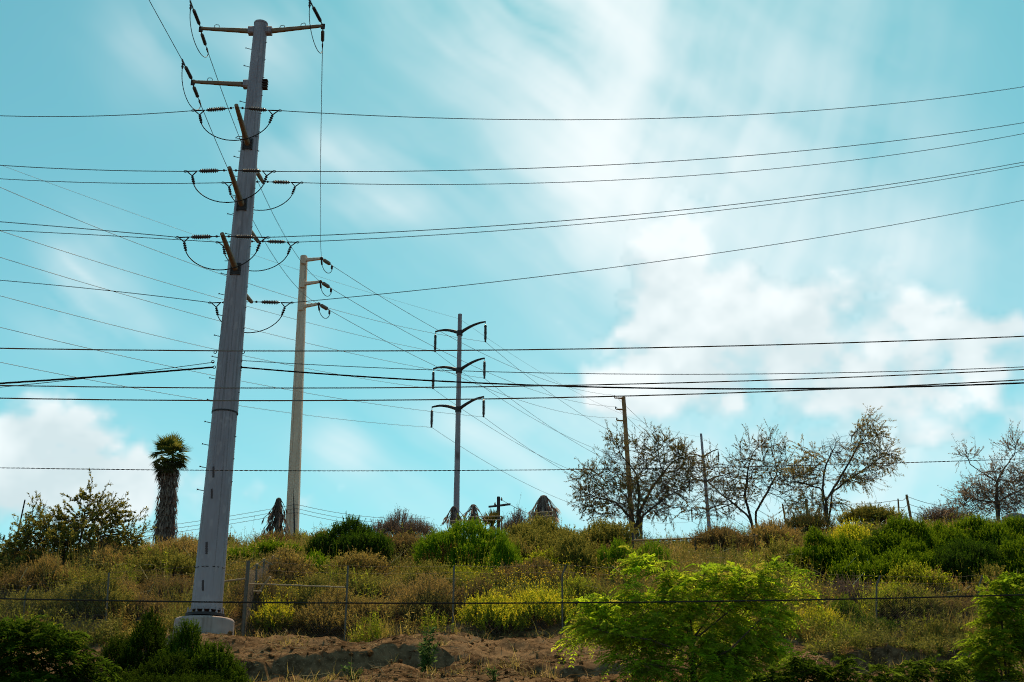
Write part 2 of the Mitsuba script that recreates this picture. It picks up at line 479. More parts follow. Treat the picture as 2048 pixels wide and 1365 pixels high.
def insulator_rod(p0, p1, r=.062, core=.02, sheds=22, cap=.07, sides=12):
    """Polymer insulator: close sheds along a rod, metal ends."""
    L = np.linalg.norm(np.asarray(p1) - np.asarray(p0))
    prof = [(0, .018), (cap, .03), (cap, core)]
    n = sheds
    for k in range(n):
        s0, s1 = cap + (L - 2 * cap) * k / n, cap + (L - 2 * cap) * (k + 1) / n
        e = r * (.8 if k in (0, n - 1) else 1)
        prof += [(s0 + (s1 - s0) * .1, core + .35 * (e - core)), (s0 + (s1 - s0) * .45, e), (s0 + (s1 - s0) * .62, e), (s0 + (s1 - s0) * .9, core + .35 * (e - core))]
    prof += [(L - cap, core), (L - cap, .03), (L, .018)]
    return lathe(p0, p1, prof, sides)


def bezier(*pts, n=18):
    pts = np.array(pts, float)
    t = np.linspace(0, 1, n)[:, None]
    while len(pts) > 1 and pts.ndim == 2:
        break
    from math import comb
    m = len(pts) - 1
    return sum(comb(m, k) * (1 - t) ** (m - k) * t ** k * pts[k] for k in range(m + 1))


def span(a, b, sag, n=48):
    t = np.linspace(0, 1, n)[:, None]
    return np.asarray(a) * (1 - t) + np.asarray(b) * t - UP * (4 * sag * t * (1 - t))


WIRE_GROUP = {}


def wire(pts, r, label, name='conductor', cat_='wire', bsdf='mat_wire', group=None, sides=6):
    k = thing(name, label, cat_, group)
    put(tube(pts, r, sides), bsdf, key=k, smooth=True)
    return k


# --- pole 2 must be known for the far-going lines
P2Y = 72.0
p2b, p2t = P(583, 1092, P2Y), P(608, 514, P2Y)
P2TIPS = [P(643, 517.5, P2Y - .2), P(641, 564, P2Y - .2), P(637.5, 608.5, P2Y - .2)]

ins_names = 'insulator'
TOPARM = [(500, 62.5, 402, 57.5, (380, 0), 'left-hand arm at the top', 1), (541, 62.5, 646, 52, (619.5, 0), 'right-hand arm at the top', 0), (490, 169.5, 386, 164, (305, 0), 'single arm below the top pair', 2)]
for rx, ry, tx, ty, upx, where, tgt in TOPARM:
    s = -1 if tx < rx else 1
    root, tip = P(rx, ry, PY), P(tx, ty, PY - .05)
    z = root[2]
    c = axis(z)
    inner = c + np.array([s * (rad(z) - .03), 0, 0])
    arm = put(beam(root, tip, .12, .17, .085, .10), 'mat_arm', mp, 'crossarm')
    put(beam(inner, root + np.array([s * .05, 0, 0]), .26, .30, .26, .30), 'mat_galvanised', mp, 'arm_bracket')
    if tgt == 2:
        put(cat(*[beam(c + np.array([(rad(z) - .03), 0, dz]), c + np.array([rad(z) + .17, 0, dz]), .2, .03, .2, .03) for dz in (-.15, -.05, .05, .15)]), 'mat_dark', mp, 'bracket_lug')
    d = unit(tip - root)
    put(beam(tip - UP * .13, tip + UP * .07, .05, .14, .05, .14, up=np.array([1, 0, 0])), 'mat_dark', arm, 'end_plate')
    for t_ in (.22, .62) if s > 0 else (.68,):
        cc = root + (tip - root) * t_ + UP * .07
        put(half_loop(cc, .16, .12, d), 'mat_dark', arm, 'climbing_loop', smooth=True)
    far = P2TIPS[{1: 1, 0: 0, 2: 2}[tgt]]
    # near line: towards a pole behind the viewer
    zn = tip[2] + .35
    dd = ray(*upx)
    q = np.array([0, 0, EYE]) + dd * ((zn - EYE) / dd[2])
    ndir = unit(q - (tip + UP * .03))
    n0, n1 = tip + ndir * .12, tip + ndir * .90
    put(insulator_rod(n0, n1), 'mat_insulator', mp, ins_names, smooth=35)
    put(tube([tip + UP * .02, n0], .022, 6), 'mat_dark', mp, 'link')
    nclamp = tip + ndir * 1.2
    put(cat(beam(n1, nclamp, .03, .06, .04, .09), lathe(nclamp - ndir * .1, nclamp - ndir * .1 - UP, [(0, .02), (.05, .025), (.06, .045), (.1, .045), (.11, .025), (.16, .025), (.17, .045), (.21, .045), (.22, .025), (.28, .02)], 10)), 'mat_dark', mp, 'dead_end_clamp', smooth=30)
    # far line: towards the beige pole on the ridge
    sagf = 1.5
    fw = span(tip - UP * .1, far, sagf, 60)
    fdir = unit(fw[1] - fw[0])
    f0, f1 = tip - UP * .1 + fdir * .12, tip - UP * .1 + fdir * .90
    put(insulator_rod(f0, f1), 'mat_insulator', mp, ins_names, smooth=35)
    put(tube([tip - UP * .08, f0], .022, 6), 'mat_dark', mp, 'link')
    fcl = tip - UP * .1 + fdir * 1.35
    put(cat(tube([f1, f1 + fdir * .2], .014, 6), beam(f1 + fdir * .18, fcl, .05, .10, .03, .06)), 'mat_dark', mp, 'dead_end_clamp', smooth=30)
    a = nclamp - ndir * .1 - UP * .28
    put(tube(bezier(a, a - UP * 1.15 + fdir * .05, fcl - UP * .75 - fdir * .2, fcl - UP * .03, n=22), .014, 6), 'mat_wire_black', mp, 'jumper_wire', smooth=True)
    end = nclamp + ndir * 60
    wire(span(nclamp, end, .9, 60), .013, f'conductor leaving the top of the picture from the {where}', group='lines coming over the viewer')
    wire(np.vstack([[fcl], fw[3:]]), .013, f'conductor from the {where} to the beige pole', group='lines between the grey and beige poles')

# --- side arms: three towards the road, three away from it, each with a line to the left and to the right
zof = lambda px, py, Y: P(px, py, Y)[2]


def coil(p, d):
    return lathe(p, p + d, [(0, .018), (.02, .02), (.03, .045), (.06, .045), (.07, .022), (.1, .022), (.11, .05), (.14, .05), (.15, .022), (.18, .022), (.19, .05), (.22, .05), (.23, .022), (.26, .022), (.27, .042), (.3, .042), (.31, .018), (.38, .016)], 10)


def clamp_y(end, s):
    """Bolted dead-end clamp with a dropped jumper pad; s = -1 for a line that runs left."""
    a, b = end, end + np.array([s * .34, 0, -.01])
    j = end + np.array([s * .16, 0, -.17])
    ring = tube([b + .05 * np.array([s * (math.cos(t)) + s, 0, math.sin(t)]) * np.array([1, 1, .75]) for t in np.linspace(0, 2 * np.pi, 9)], .012, 5, False)
    m = [tube([a, b], .019, 6), tube([a + np.array([s * .02, 0, 0]), j], .019, 6), tube([b, j], .019, 6), ring]
    return cat(*m), j


SIDE = []   # front?, tip px, tip py, height order
for front, tx, ty, left, right, name in (
        (True, 471, 215, [(0, 232), (190, 232.5)], [(1200, 240), (1624, 221.5), (2048, 174)], 'topmost'),
        (True, 456, 340, [(0, 331), (180, 340)], [(1200, 335.5), (1624, 296), (2048, 247)], 'second highest'),
        (False, 525, 363, [(0, 358), (220, 366.5)], [(1000, 370), (1624, 329), (2048, 268)], 'third highest'),
        (True, 440, 472, [(0, 444), (180, 459)], [(1200, 437.5), (1624, 389), (2048, 325)], 'fourth highest'),
        (False, 515, 482, [(0, 461), (220, 472)], [(1200, 446), (1624, 398), (2048, 331)], 'fifth highest'),
        (False, 502, 603, [(0, 561), (220, 582)], [(1200, 539.5), (1624, 477), (2048, 401)], 'lowest')):
    Yt = PY - 1.95 if front else PY + 2.5
    sg = -1 if front else 1
    tip = P(tx, ty, Yt)
    zroot = tip[2] - .42
    root = axis(zroot) + np.array([0, sg * (rad(zroot) - .02), 0])
    tip = np.array([root[0] * .5 + tip[0] * .5 if front else tip[0], Yt, tip[2]])
    arm = put(tube([root, tip + unit(tip - root) * .1], [.10, .066], 14), 'mat_arm', mp, 'side_arm', smooth=35)
    put(cat(beam(root + np.array([0, sg * .02, -.2]), root + np.array([0, sg * .02, .2]), .34, .1, .34, .1, up=np.array([0, 1, 0])),
            *[tube([root + np.array([dx, sg * .02, dz]), root + np.array([dx, sg * .1, dz])], .022, 6) for dx in (-.13, .13) for dz in (-.14, -.05, .05, .14)]), 'mat_dark', arm, 'flange', smooth=30)
    put(half_loop(root + (tip - root) * .45 + UP * .09, .15, .11, tip - root), 'mat_dark', arm, 'climbing_loop', smooth=True)
    put(tube([axis(zroot + .35) + np.array([-.42, sg * .2, 0]), axis(zroot + .35) + np.array([.3, sg * .2, 0])], .012, 6), 'mat_dark', mp, 'tie_rod', smooth=True)
    ends = []
    for s, samples in ((-1, left), (1, right)):
        h = tip + np.array([s * .09, 0, -.02])
        slope = -.10 if name == 'topmost' else -.03
        L1 = np.array([s, 0, slope])
        i0, i1 = h + L1 * .24, h + L1 * .92
        put(cat(tube([h, i0], .014, 6), lathe(h + L1 * .06, i0, [(0, .014), (.02, .04), (.06, .04), (.08, .014)], 8)), 'mat_dark', mp, 'link', smooth=30)
        put(insulator_rod(i0, i1, r=.078, core=.018, sheds=10, cap=.05), 'mat_insulator', mp, ins_names, smooth=35)
        m, j = clamp_y(i1 + L1 * .02, s)
        dec = put(m, 'mat_dark', mp, 'dead_end_clamp', smooth=30)
        put(coil(j, unit(np.array([-s * .28, 0, -1]))), 'mat_dark', dec, 'jumper_terminal', smooth=30)
        ends.append(j + unit(np.array([-s * .28, 0, -1])) * .36)
        C = i1 + np.array([s * .34, 0, -.01])
        Ye = Yt + (1.5 if s < 0 else 9)
        E = P(samples[0][0] if s < 0 else samples[-1][0], samples[0][1] if s < 0 else samples[-1][1], Ye)
        hv = (E - C)[:2]
        rows, zz = [], []
        for sx_, sy_ in samples:
            d = ray(sx_, sy_)
            A = np.array([[hv[0], -d[0]], [hv[1], -d[1]]])
            u, t = np.linalg.solve(A, -C[:2])
            rows.append([u, u * u])
            zz.append(EYE + t * d[2] - C[2])
        co = np.linalg.lstsq(np.array(rows), np.array(zz), rcond=None)[0]
        uu = np.linspace(0, 2.6 if s < 0 else 1.9, 80)
        pts = np.column_stack([C[0] + hv[0] * uu, C[1] + hv[1] * uu, C[2] + co[0] * uu + co[1] * uu * uu])
        wire(pts, .0125, f'{name} of the six lines running {"left" if s < 0 else "right"} from the big grey pole side arms', group=f'side lines running {"left" if s < 0 else "right"} from the grey pole')
    a, b = ends
    dp = .62
    put(tube(bezier(a, a + np.array([.22, 0, -dp * .75]), (a + b) / 2 + np.array([-.25, 0, -dp * 1.18]), (a + b) / 2 + np.array([.25, 0, -dp * 1.18]), b + np.array([-.22, 0, -dp * .75]), b, n=30), .017, 8), 'mat_wire_black', mp, 'jumper_wire', smooth=True)
# eye bolts low on the shaft that carry the communication cables
for ex, ey in ((427, 724), (480, 722), (430, 735), (480, 735), (432, 705), (485, 705)):
    c = P(ex, ey, PY)
    s = -1 if ex < 450 else 1
    put(tube([c + .045 * np.array([s * math.cos(t) + s * .5, 0, math.sin(t)]) for t in np.linspace(0, 2 * np.pi, 10)], .013, 6), 'mat_dark', mp, 'eye_bolt', smooth=True)


# ------------------------------------------------------------------ lines that run across the picture
def fitted(samples, Y0, Y1, ext=(.9, .9), n=120):
    """A sagging line in one upright plane, through these directions of view, from forward distance Y0 to Y1."""
    A, B = P(*samples[0], Y0), P(*samples[-1], Y1)
    hv = (B - A)[:2]
    us, zz = [], []
    for sx_, sy_ in samples:
        d = ray(sx_, sy_)
        u, t = np.linalg.solve(np.array([[hv[0], -d[0]], [hv[1], -d[1]]]), -A[:2])
        us.append(u)
        zz.append(EYE + t * d[2])
    co = np.polyfit(us, zz, 2 if len(us) > 2 else 1)
    u = np.linspace(-ext[0], 1 + ext[1], n)
    return np.column_stack([A[0] + hv[0] * u, A[1] + hv[1] * u, np.polyval(co, u)])


wire(fitted([(0, 697), (430, 702), (1024, 700), (1400, 694), (2048, 673)], 30, 31), .0165, 'highest of the three pale cables that pass straight in front of the poles', 'cable', 'cable', 'mat_cable_grey', 'cables crossing in front of the poles')
wire(fitted([(0, 772), (440, 775), (1024, 773), (1400, 766), (2048, 739)], 30, 31), .0155, 'middle one of the three pale cables that pass in front of the poles', 'cable', 'cable', 'mat_cable_grey', 'cables crossing in front of the poles')
wire(fitted([(0, 797), (430, 801), (1024, 798), (1400, 788), (2048, 760)], 30, 31), .0165, 'lowest of the three pale cables that pass in front of the poles', 'cable', 'cable', 'mat_cable_grey', 'cables crossing in front of the poles')
wire(fitted([(480, 735), (917, 764), (1300, 777), (1700, 777), (2048, 766)], 36, 33, (0, .9)), .024, 'thick black cable sagging to the right from the middle of the big grey pole', 'communication_cable', 'cable', 'mat_wire_black')
wire(fitted([(485, 722), (917, 741), (1400, 750), (2048, 734)], 36, 33, (0, .9)), .011, 'thin support wire running right just above the thick black cable', 'support_wire', 'wire')
wire(fitted([(427, 735), (300, 745), (160, 757), (0, 767)], 36, 33, (0, 2.5)), .028, 'thick black cable running left and down from the middle of the big grey pole', 'communication_cable', 'cable', 'mat_wire_black')
wire(fitted([(427, 725), (215, 752), (0, 775)], 36, 33, (0, 2.5)), .011, 'thin support wire running left above the thick black cable', 'support_wire', 'wire')
wire(fitted([(0, 1198), (500, 1205), (1024, 1207), (1500, 1202), (2048, 1190)], 19, 19.5), .0125, 'dark cable hanging low across the picture in front of the shrubs', 'low_cable', 'cable', 'mat_wire_black')
# twisted pair
tw = fitted([(0, 936), (600, 942), (1100, 940), (2048, 918)], 31, 33, (.6, .6), 3000)
lenw = np.concatenate([[0], np.cumsum(np.linalg.norm(np.diff(tw, axis=0), axis=1))])
ph = lenw / .13 * 2 * np.pi / 2
off = np.column_stack([0 * ph, np.cos(ph), np.sin(ph)]) * .0075
tk = thing('twisted_cable', 'thin black twisted cable crossing just above the ridge, below the other lines', 'cable')
put(tube(tw + off, .0065, 4), 'mat_wire_black', tk, 'strand', smooth=True)
put(tube(tw - off, .0065, 4), 'mat_wire_black', tk, 'strand', smooth=True)

# ------------------------------------------------------------------ beige pole on the ridge
p2 = thing('beige_pole', 'beige tapered power pole with three short arms, behind the big grey pole', 'power pole')
p2b = np.array([p2b[0], P2Y, ground(p2b[0], P2Y) - .4])
p2top = p2t
dirn = unit(p2top - P(583, 1085, P2Y))
base2 = P(583, 1085, P2Y) - dirn * ((P(583, 1085, P2Y)[2] - p2b[2]) / dirn[2])
wb = 27 / ppm(P(583, 1085, P2Y))
wt = 13 / ppm(p2t)
put(beam(base2, p2t, wb, wb, wt, wt, up=np.array([0, 1, 0]), ch=.12), 'mat_beige', p2, 'shaft')
bx = unit(np.cross(p2t - base2, [0, 1, 0]))
put(tube([base2 + np.array([wb * .45, -wb * .5, 1.2]), p2t + np.array([wt * .3, -wt * .55, -13])], .06, 8), 'mat_dark', p2, 'conduit', smooth=30)
for rx, ry, tip, kk in ((610, 520.5, P2TIPS[0], 0), (607.5, 568, P2TIPS[1], 1), (605.5, 613, P2TIPS[2], 2)):
    root = P(rx + 2, ry, P2Y - .2)
    put(beam(root, tip, .2, .24, .14, .15), 'mat_beige', p2, 'crossarm')
    put(beam(root - np.array([.15, 0, .3]), root - np.array([.15, 0, -.3]), .3, .3, .3, .3, up=np.array([0, 1, 0])), 'mat_beige', p2, 'arm_bracket')
    put(trimesh.creation.icosphere(2, .12).apply_translation(tip), 'mat_dark', p2, 'line_clamp', smooth=True)
# ------------------------------------------------------------------ wooden pole far right
P4Y = 150.0
p4 = thing('wooden_pole', 'brown wooden power pole with three short arms, rising behind the spreading tree', 'power pole')
t4, m4 = P(1247, 795, P4Y), P(1258, 962, P4Y)
d4 = unit(t4 - m4)
b4 = m4 - d4 * ((m4[2] - 12.0) / d4[2])
put(tube([b4, t4], [.42, .26], 12), 'mat_wood', p4, 'shaft', smooth=35)
P4TIPS = []
for py_, rx_ in ((796.5, 1246), (819, 1248.5), (841.5, 1250.5)):
    tip = P(rx_ - 17, py_, P4Y - .3)
    put(beam(P(rx_, py_ + .5, P4Y - .3), tip, .2, .2, .13, .13), 'mat_wood', p4, 'crossarm')
    put(lathe(tip + UP * .05, tip + UP, [(0, .05), (.1, .09), (.2, .1), (.22, .05), (.3, .06), (.34, .03)], 8), 'mat_insulator', p4, 'insulator', smooth=30)
    P4TIPS.append(tip + UP * .38)
for kk, (tip, nm) in enumerate(zip(P2TIPS, ('top', 'middle', 'bottom'))):
    w = span(tip, P4TIPS[kk], 2.0, 60)
    d = unit(w[1] - w[0])
    i0, i1 = tip + d * .25, tip + d * 1.25
    i0 = i0 + 0 * d
    put(insulator_rod(i0, i1, r=.13, core=.05, sheds=12, cap=.08), 'mat_insulator_tan', p2, 'insulator', smooth=35)
    put(tube([tip, i0], .04, 6), 'mat_dark', p2, 'link')
    cl = tip + d * 1.6
    put(cat(tube([i1, cl], .03, 6), lathe(cl - d * .08, cl - d * .08 - UP, [(0, .03), (.05, .07), (.25, .07), (.3, .03)], 8)), 'mat_dark', p2, 'dead_end_clamp', smooth=30)
    put(tube(bezier(tip - UP * .12, tip - UP * .9 + d * .15, cl - UP * .95 - d * .3, cl - UP * .25, n=18), .022, 6), 'mat_wire_black', p2, 'jumper_wire', smooth=True)
    put(lathe(tip - UP * .1, tip - UP * .5 + d * .15, [(0, .035), (.08, .06), (.3, .06), (.36, .03)], 8), 'mat_dark', p2, 'jumper_terminal', smooth=30)
    wire(np.vstack([[cl], w[3:]]), .016, f'conductor from the {nm} arm of the beige pole down to the wooden pole', group='lines from the beige pole to the wooden pole')
    wire(span(P4TIPS[kk], P4TIPS[kk] + np.array([52.0, 80, -9 - kk * 1.0]), 3.0, 40), .02, f'line running on from the {nm} arm of the wooden pole behind the ridge trees', group='lines beyond the wooden pole')
# three thin wires that rest on the beige pole just above the ridge
for kk, (yl, ym, yr, nm) in enumerate(((1060, 1009, 1036, 'upper'), (1068, 1017, 1047, 'middle'), (1076, 1025, 1054, 'lower'))):
    c = P(592, ym, P2Y - .55)
    wire(span(c, P(200, yl + 8, P2Y - 8), .12, 30), .013, f'{nm} of three thin wires low on the beige pole, going left past the palm', group='thin low wires going left')
    wire(span(c, P(860, yr, P2Y + 16), .35, 30), .013, f'{nm} of three thin wires low on the beige pole, going right behind the ridge', group='thin low wires going right')

# ------------------------------------------------------------------ davit poles
ATT = {}


def davit_pole(label, Y, top, mid, wtop, wmid, tiers, zbase, ins_px, rline):
    k = thing('davit_pole', label, 'power pole')
    t, m = P(*top, Y), P(*mid, Y)
    d = unit(t - m)
    b = m - d * ((m[2] - zbase) / d[2])
    r_t, r_m = wtop / 2 / ppm(t), wmid / 2 / ppm(m)
    r_b = r_m + (r_m - r_t) * (m[2] - b[2]) / (t[2] - m[2])
    put(tube([b, t], [r_b, r_t], 16), 'mat_galvanised', k, 'shaft', smooth=35)
    out = {}
    for n, (yr, lt, rt, dl, dr_) in enumerate(tiers):
        for s, tipx, dy in ((-1, lt, dl), (1, rt, dr_)):
            cx = np.interp(yr, [top[1], mid[1]], [top[0], mid[0]])
            root = P(cx, yr, Y)
            tip = P(tipx[0], tipx[1], Y + dy)
            midp = root * .45 + tip * .55 + UP * abs(tip[0] - root[0]) * (.16 if s > 0 else .2)
            pts = bezier(root, midp, tip, n=14)
            put(tube(pts, np.linspace(.17, .085, 14) * rline, 8), 'mat_dark', k, 'davit_arm', smooth=True)
            put(lathe(root - d * .25 * rline, root + d, [(0, r_t + .02), (0, r_t + .1 * rline), (.5 * rline, r_t + .1 * rline), (.5 * rline, r_t + .02)], 12), 'mat_dark', k, 'arm_collar', smooth=30)
            bot = P(tipx[0] + .5, tipx[1] + ins_px, Y + dy)
            bot = np.array([tip[0], tip[1], bot[2]])
            put(cat(tube([tip + UP * .05, tip - UP * .3], .03 * rline, 6), insulator_rod(tip - UP * .25, bot, r=.15 * rline, core=.05 * rline, sheds=13, cap=.06)), 'mat_insulator', k, 'insulator', smooth=35)
            put(lathe(bot, bot - UP, [(-.05, .05), (0, .1 * rline), (.12, .08 * rline), (.16, .02)], 8), 'mat_dark', k, 'line_clamp', smooth=30)
            out[(n, s)] = bot - UP * .1
    out['top'] = t - d * .5
    ATT[k] = out
    return k


dp1 = davit_pole('slim dark steel pole with six curved arms and hanging insulator strings', 110.0, (920, 629), (913, 1010), 8.0, 12.0,
                 [(667, (871, 664), (971, 644), 1.6, -1.6), (742, (867, 738), (969, 717), 1.6, -1.6), (820, (864, 815), (967.5, 794), 1.6, -1.6)], 12.0, 38, 1.0)
dp2 = davit_pole('thin grey steel pole with small curved arms between the bare trees', 175.0, (1402, 868), (1418, 1050), 4.5, 7.5,
                 [(915, (1376, 909), (1436, 899), 1.5, -1.5), (965, (1378, 961), (1446, 951), 1.5, -1.5), (1020, (1383, 1018), (1457, 1009), 1.5, -1.5)], 11.0, 24, .75)
left_ends = {(0, 1): [(0, 375), (440, 548)], (0, -1): [(0, 462), (420, 592)], (1, 1): [(0, 515), (430, 640)], (1, -1): [(0, 592), (434, 700)], (2, 1): [(0, 655), (430, 752)], (2, -1): [(0, 725), (410, 801)], 'top': [(0, 330), (360, 460)]}
nm = {(0, 1): 'right upper', (0, -1): 'left upper', (1, 1): 'right middle', (1, -1): 'left middle', (2, 1): 'right lower', (2, -1): 'left lower', 'top': 'top'}
for k_, smp in left_ends.items():
    C = ATT[dp1][k_]
    E = P(*smp[0], 62)
    hv = (E - C)[:2]
    rows, zz = [], []
    for sx_, sy_ in smp:
        d = ray(sx_, sy_)
        u, t = np.linalg.solve(np.array([[hv[0], -d[0]], [hv[1], -d[1]]]), -C[:2])
        rows.append([u, u * u])
        zz.append(EYE + t * d[2] - C[2])
    co = np.linalg.solve(np.array(rows), np.array(zz))
    uu = np.linspace(0, 1.7, 70)
    r_ = .009 if k_ == 'top' else .015
    wire(np.column_stack([C[0] + hv[0] * uu, C[1] + hv[1] * uu, C[2] + co[0] * uu + co[1] * uu * uu]), r_,
         'faint shield wire slanting from the left edge to the six-armed pole tip' if k_ == 'top' else f'line slanting from the left edge to the {nm[k_]} insulator of the six-armed pole', group='lines from the left to the six-armed pole')
    D = ATT[dp2][k_]
    wire(span(C, D, 3.2 if k_ != 'top' else 2.2, 50), .016 if k_ != 'top' else .01,
         'faint shield wire from the six-armed pole tip to the far thin pole tip' if k_ == 'top' else f'line from the {nm[k_]} insulator of the six-armed pole to the far thin pole', group='lines between the two curved-arm poles')
    wire(span(D, D + np.array([60.0, 70, -5]), 3, 24), .018 if k_ != 'top' else .011,
         f'line going on behind the trees from the {nm[k_]} of the far thin pole', group='lines beyond the far thin pole')

# ------------------------------------------------------------------ small crossarm pole on the ridge
xp = thing('crossarm_pole', 'short dark wooden pole with one crossarm peeking over the ridge, like a cross', 'power pole')
XY = 95.0
tx_ = P(997, 994, XY)
put(tube([np.array([tx_[0], XY, 12.0]), tx_], [.17, .13], 10), 'mat_dark', xp, 'shaft', smooth=35)
put(beam(P(978, 1014, XY + 1.0), P(1020, 1009, XY - 1.2),   .12, .16, .12, .16), 'mat_dark', xp, 'crossarm')
for (ix, iy, dy) in ((990, 1010, 0), (1003, 1000, 0)):
    c = P(ix, iy + 2, XY + dy)
    put(lathe(c, c + UP, [(0, .04), (.1, .08), (.18, .08), (.22, .03), (.3, .03)], 8), 'mat_insulator', xp, 'insulator', smooth=30)
wire(span(P(1003, 1000, XY), P(1120, 1040, XY + 25), .4, 24), .02, 'short dark wire running right from the small crossarm pole towards the dead palm', group=None)


# ------------------------------------------------------------------ foliage makers
def leaves(m, pos, d, nrm, L, W, col, fold=.0):
    """Diamond leaves at pos along d."""
    n = len(pos)
    d = unit(d)
    s = unit(np.cross(d, nrm))
    L, W = np.broadcast_to(L, n)[:, None], np.broadcast_to(W, n)[:, None]
    up = np.cross(s, d)
    v = np.stack([pos, pos + d * L * .45 + s * W * .5 + up * W * fold, pos + d * L, pos + d * L * .45 - s * W * .5 + up * W * fold], 1).reshape(-1, 3)
    k = (np.arange(n) * 4)[:, None]
    f = np.vstack([k + [0, 1, 2], k + [0, 2, 3]])
    m.add(v, f, np.repeat(np.broadcast_to(col, (n, 3)), 4, 0))


def tint(r, cols, n, spread=.25):
    cols = np.asarray(cols, float)
    a, b = r.randint(len(cols), size=n), r.rand(n, 1)
    c = cols[a] * (1 - b * .5) + cols[r.randint(len(cols), size=n)] * b * .5
    return np.clip(c * np.exp(r.randn(n, 1) * spread), 0, .9)


def rand_dir(r, n):
    return unit(r.randn(n, 3))


def sprigs(m, r, B, D, L, k, leafL, leafW, cols, spread=.9, stem=None, stem_r=.004, tipcols=None):
    """k leaves along each of the shoots from B along D."""
    n = len(B)
    L = np.broadcast_to(L, n)
    s = r.rand(n, k) ** .8
    pos = B[:, None] + D[:, None] * (L[:, None] * s)[..., None]
    ld = unit(D[:, None] * .9 + rand_dir(r, n * k).reshape(n, k, 3) * spread)
    base = tint(r, cols, n, .14)
    c = np.repeat(base[:, None], k, 1) * np.exp(r.randn(n, k, 1) * .1)
    if tipcols is not None:
        tc = tint(r, tipcols, n, .12)
        w = np.clip((s - .55) / .4, 0, 1)[..., None]
        c = c * (1 - w) + tc[:, None] * w
    leaves(m, pos.reshape(-1, 3), ld.reshape(-1, 3), rand_dir(r, n * k), leafL * np.exp(r.randn(n * k) * .25), leafW * np.exp(r.randn(n * k) * .2), c.reshape(-1, 3))
    if stem is not None:
        v, f = frusta(B, B + D * (L * .95)[:, None], stem_r, stem_r * .5, 3)
        m.add(v, f, stem)


GREEN = [(.042, .092, .004), (.058, .12, .006), (.03, .07, .004)]
GREENTIP = [(.155, .24, .009), (.12, .195, .009)]
BRIGHT = [(0.0975, 0.221, 0.0104), (0.0715, 0.1625, 0.0091), (0.117, 0.2405, 0.013)]
OLIVE = [(0.1256, 0.1378, 0.026), (0.093, 0.106, 0.022), (0.1581, 0.1643, 0.036)]
BROWN = [(0.129, 0.105, 0.0342), (0.0989, 0.08, 0.027), (0.1548, 0.125, 0.0405)]
GREY = [(0.098, 0.075, 0.065), (0.078, 0.058, 0.052), (0.117, 0.091, 0.075)]
TAN = [(0.3128, 0.242, 0.0589), (0.2576, 0.1957, 0.0475), (0.368, 0.2935, 0.0808)]
RUST = [(0.1806, 0.1377, 0.0323), (0.1428, 0.1071, 0.0266), (0.2184, 0.1734, 0.0456)]
YELLOW = [(.50, .46, .025), (.38, .41, .02), (.56, .48, .025)]
YGREEN = [(.26, .33, .018), (.2, .28, .016), (.32, .35, .02)]
DARKG = [(.03, .065, .012), (.04, .085, .015), (.028, .05, .012)]
BARK = (.075, .055, .045)
BARKG = (.10, .085, .075)

SPEC = {  # columns: colours, tips, sprigs per m2 of skin, leaves, leaf length, leaf width, shoot length, uprightness, spread, material, stems showing
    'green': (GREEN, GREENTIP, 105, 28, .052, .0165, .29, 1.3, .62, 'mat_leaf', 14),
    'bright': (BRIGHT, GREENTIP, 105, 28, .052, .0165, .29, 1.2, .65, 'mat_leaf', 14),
    'dark': (DARKG, GREEN, 105, 28, .052, .0165, .29, 1.1, .7, 'mat_leaf', 14),
    'olive': (OLIVE, [(.22, .20, .04), (.18, .175, .035)], 80, 22, .062, .02, .36, .9, .75, 'mat_leaf', 30),
    'brown': (BROWN, [(.19, .13, .045), (.15, .11, .04)], 80, 20, .06, .018, .36, .8, .8, 'mat_dry', 45),
    'rust': (RUST, TAN, 80, 20, .06, .018, .36, .9, .8, 'mat_dry', 30),
    'grey': (GREY, GREY, 75, 13, .055, .013, .42, .7, .9, 'mat_dry', 60),
    'tan': (TAN, [(.26, .18, .06)], 80, 20, .08, .013, .42, 1.4, .5, 'mat_dry', 30),
    'yellow': (YGREEN, YELLOW, 85, 24, .06, .019, .40, 1.2, .7, 'mat_leaf_glow', 24),
    'ygreen': ([(.10, .12, .012), (.075, .10, .012)], YGREEN, 80, 22, .06, .019, .36, 1.2, .7, 'mat_leaf_glow', 20),
}
FOOTS = []
SPEC['shade'] = ([(.075, .07, .02), (.055, .055, .016), (.095, .08, .028)], [(.14, .125, .035), (.11, .11, .03)], 85, 22, .062, .02, .34, .8, .85, 'mat_leaf', 45)


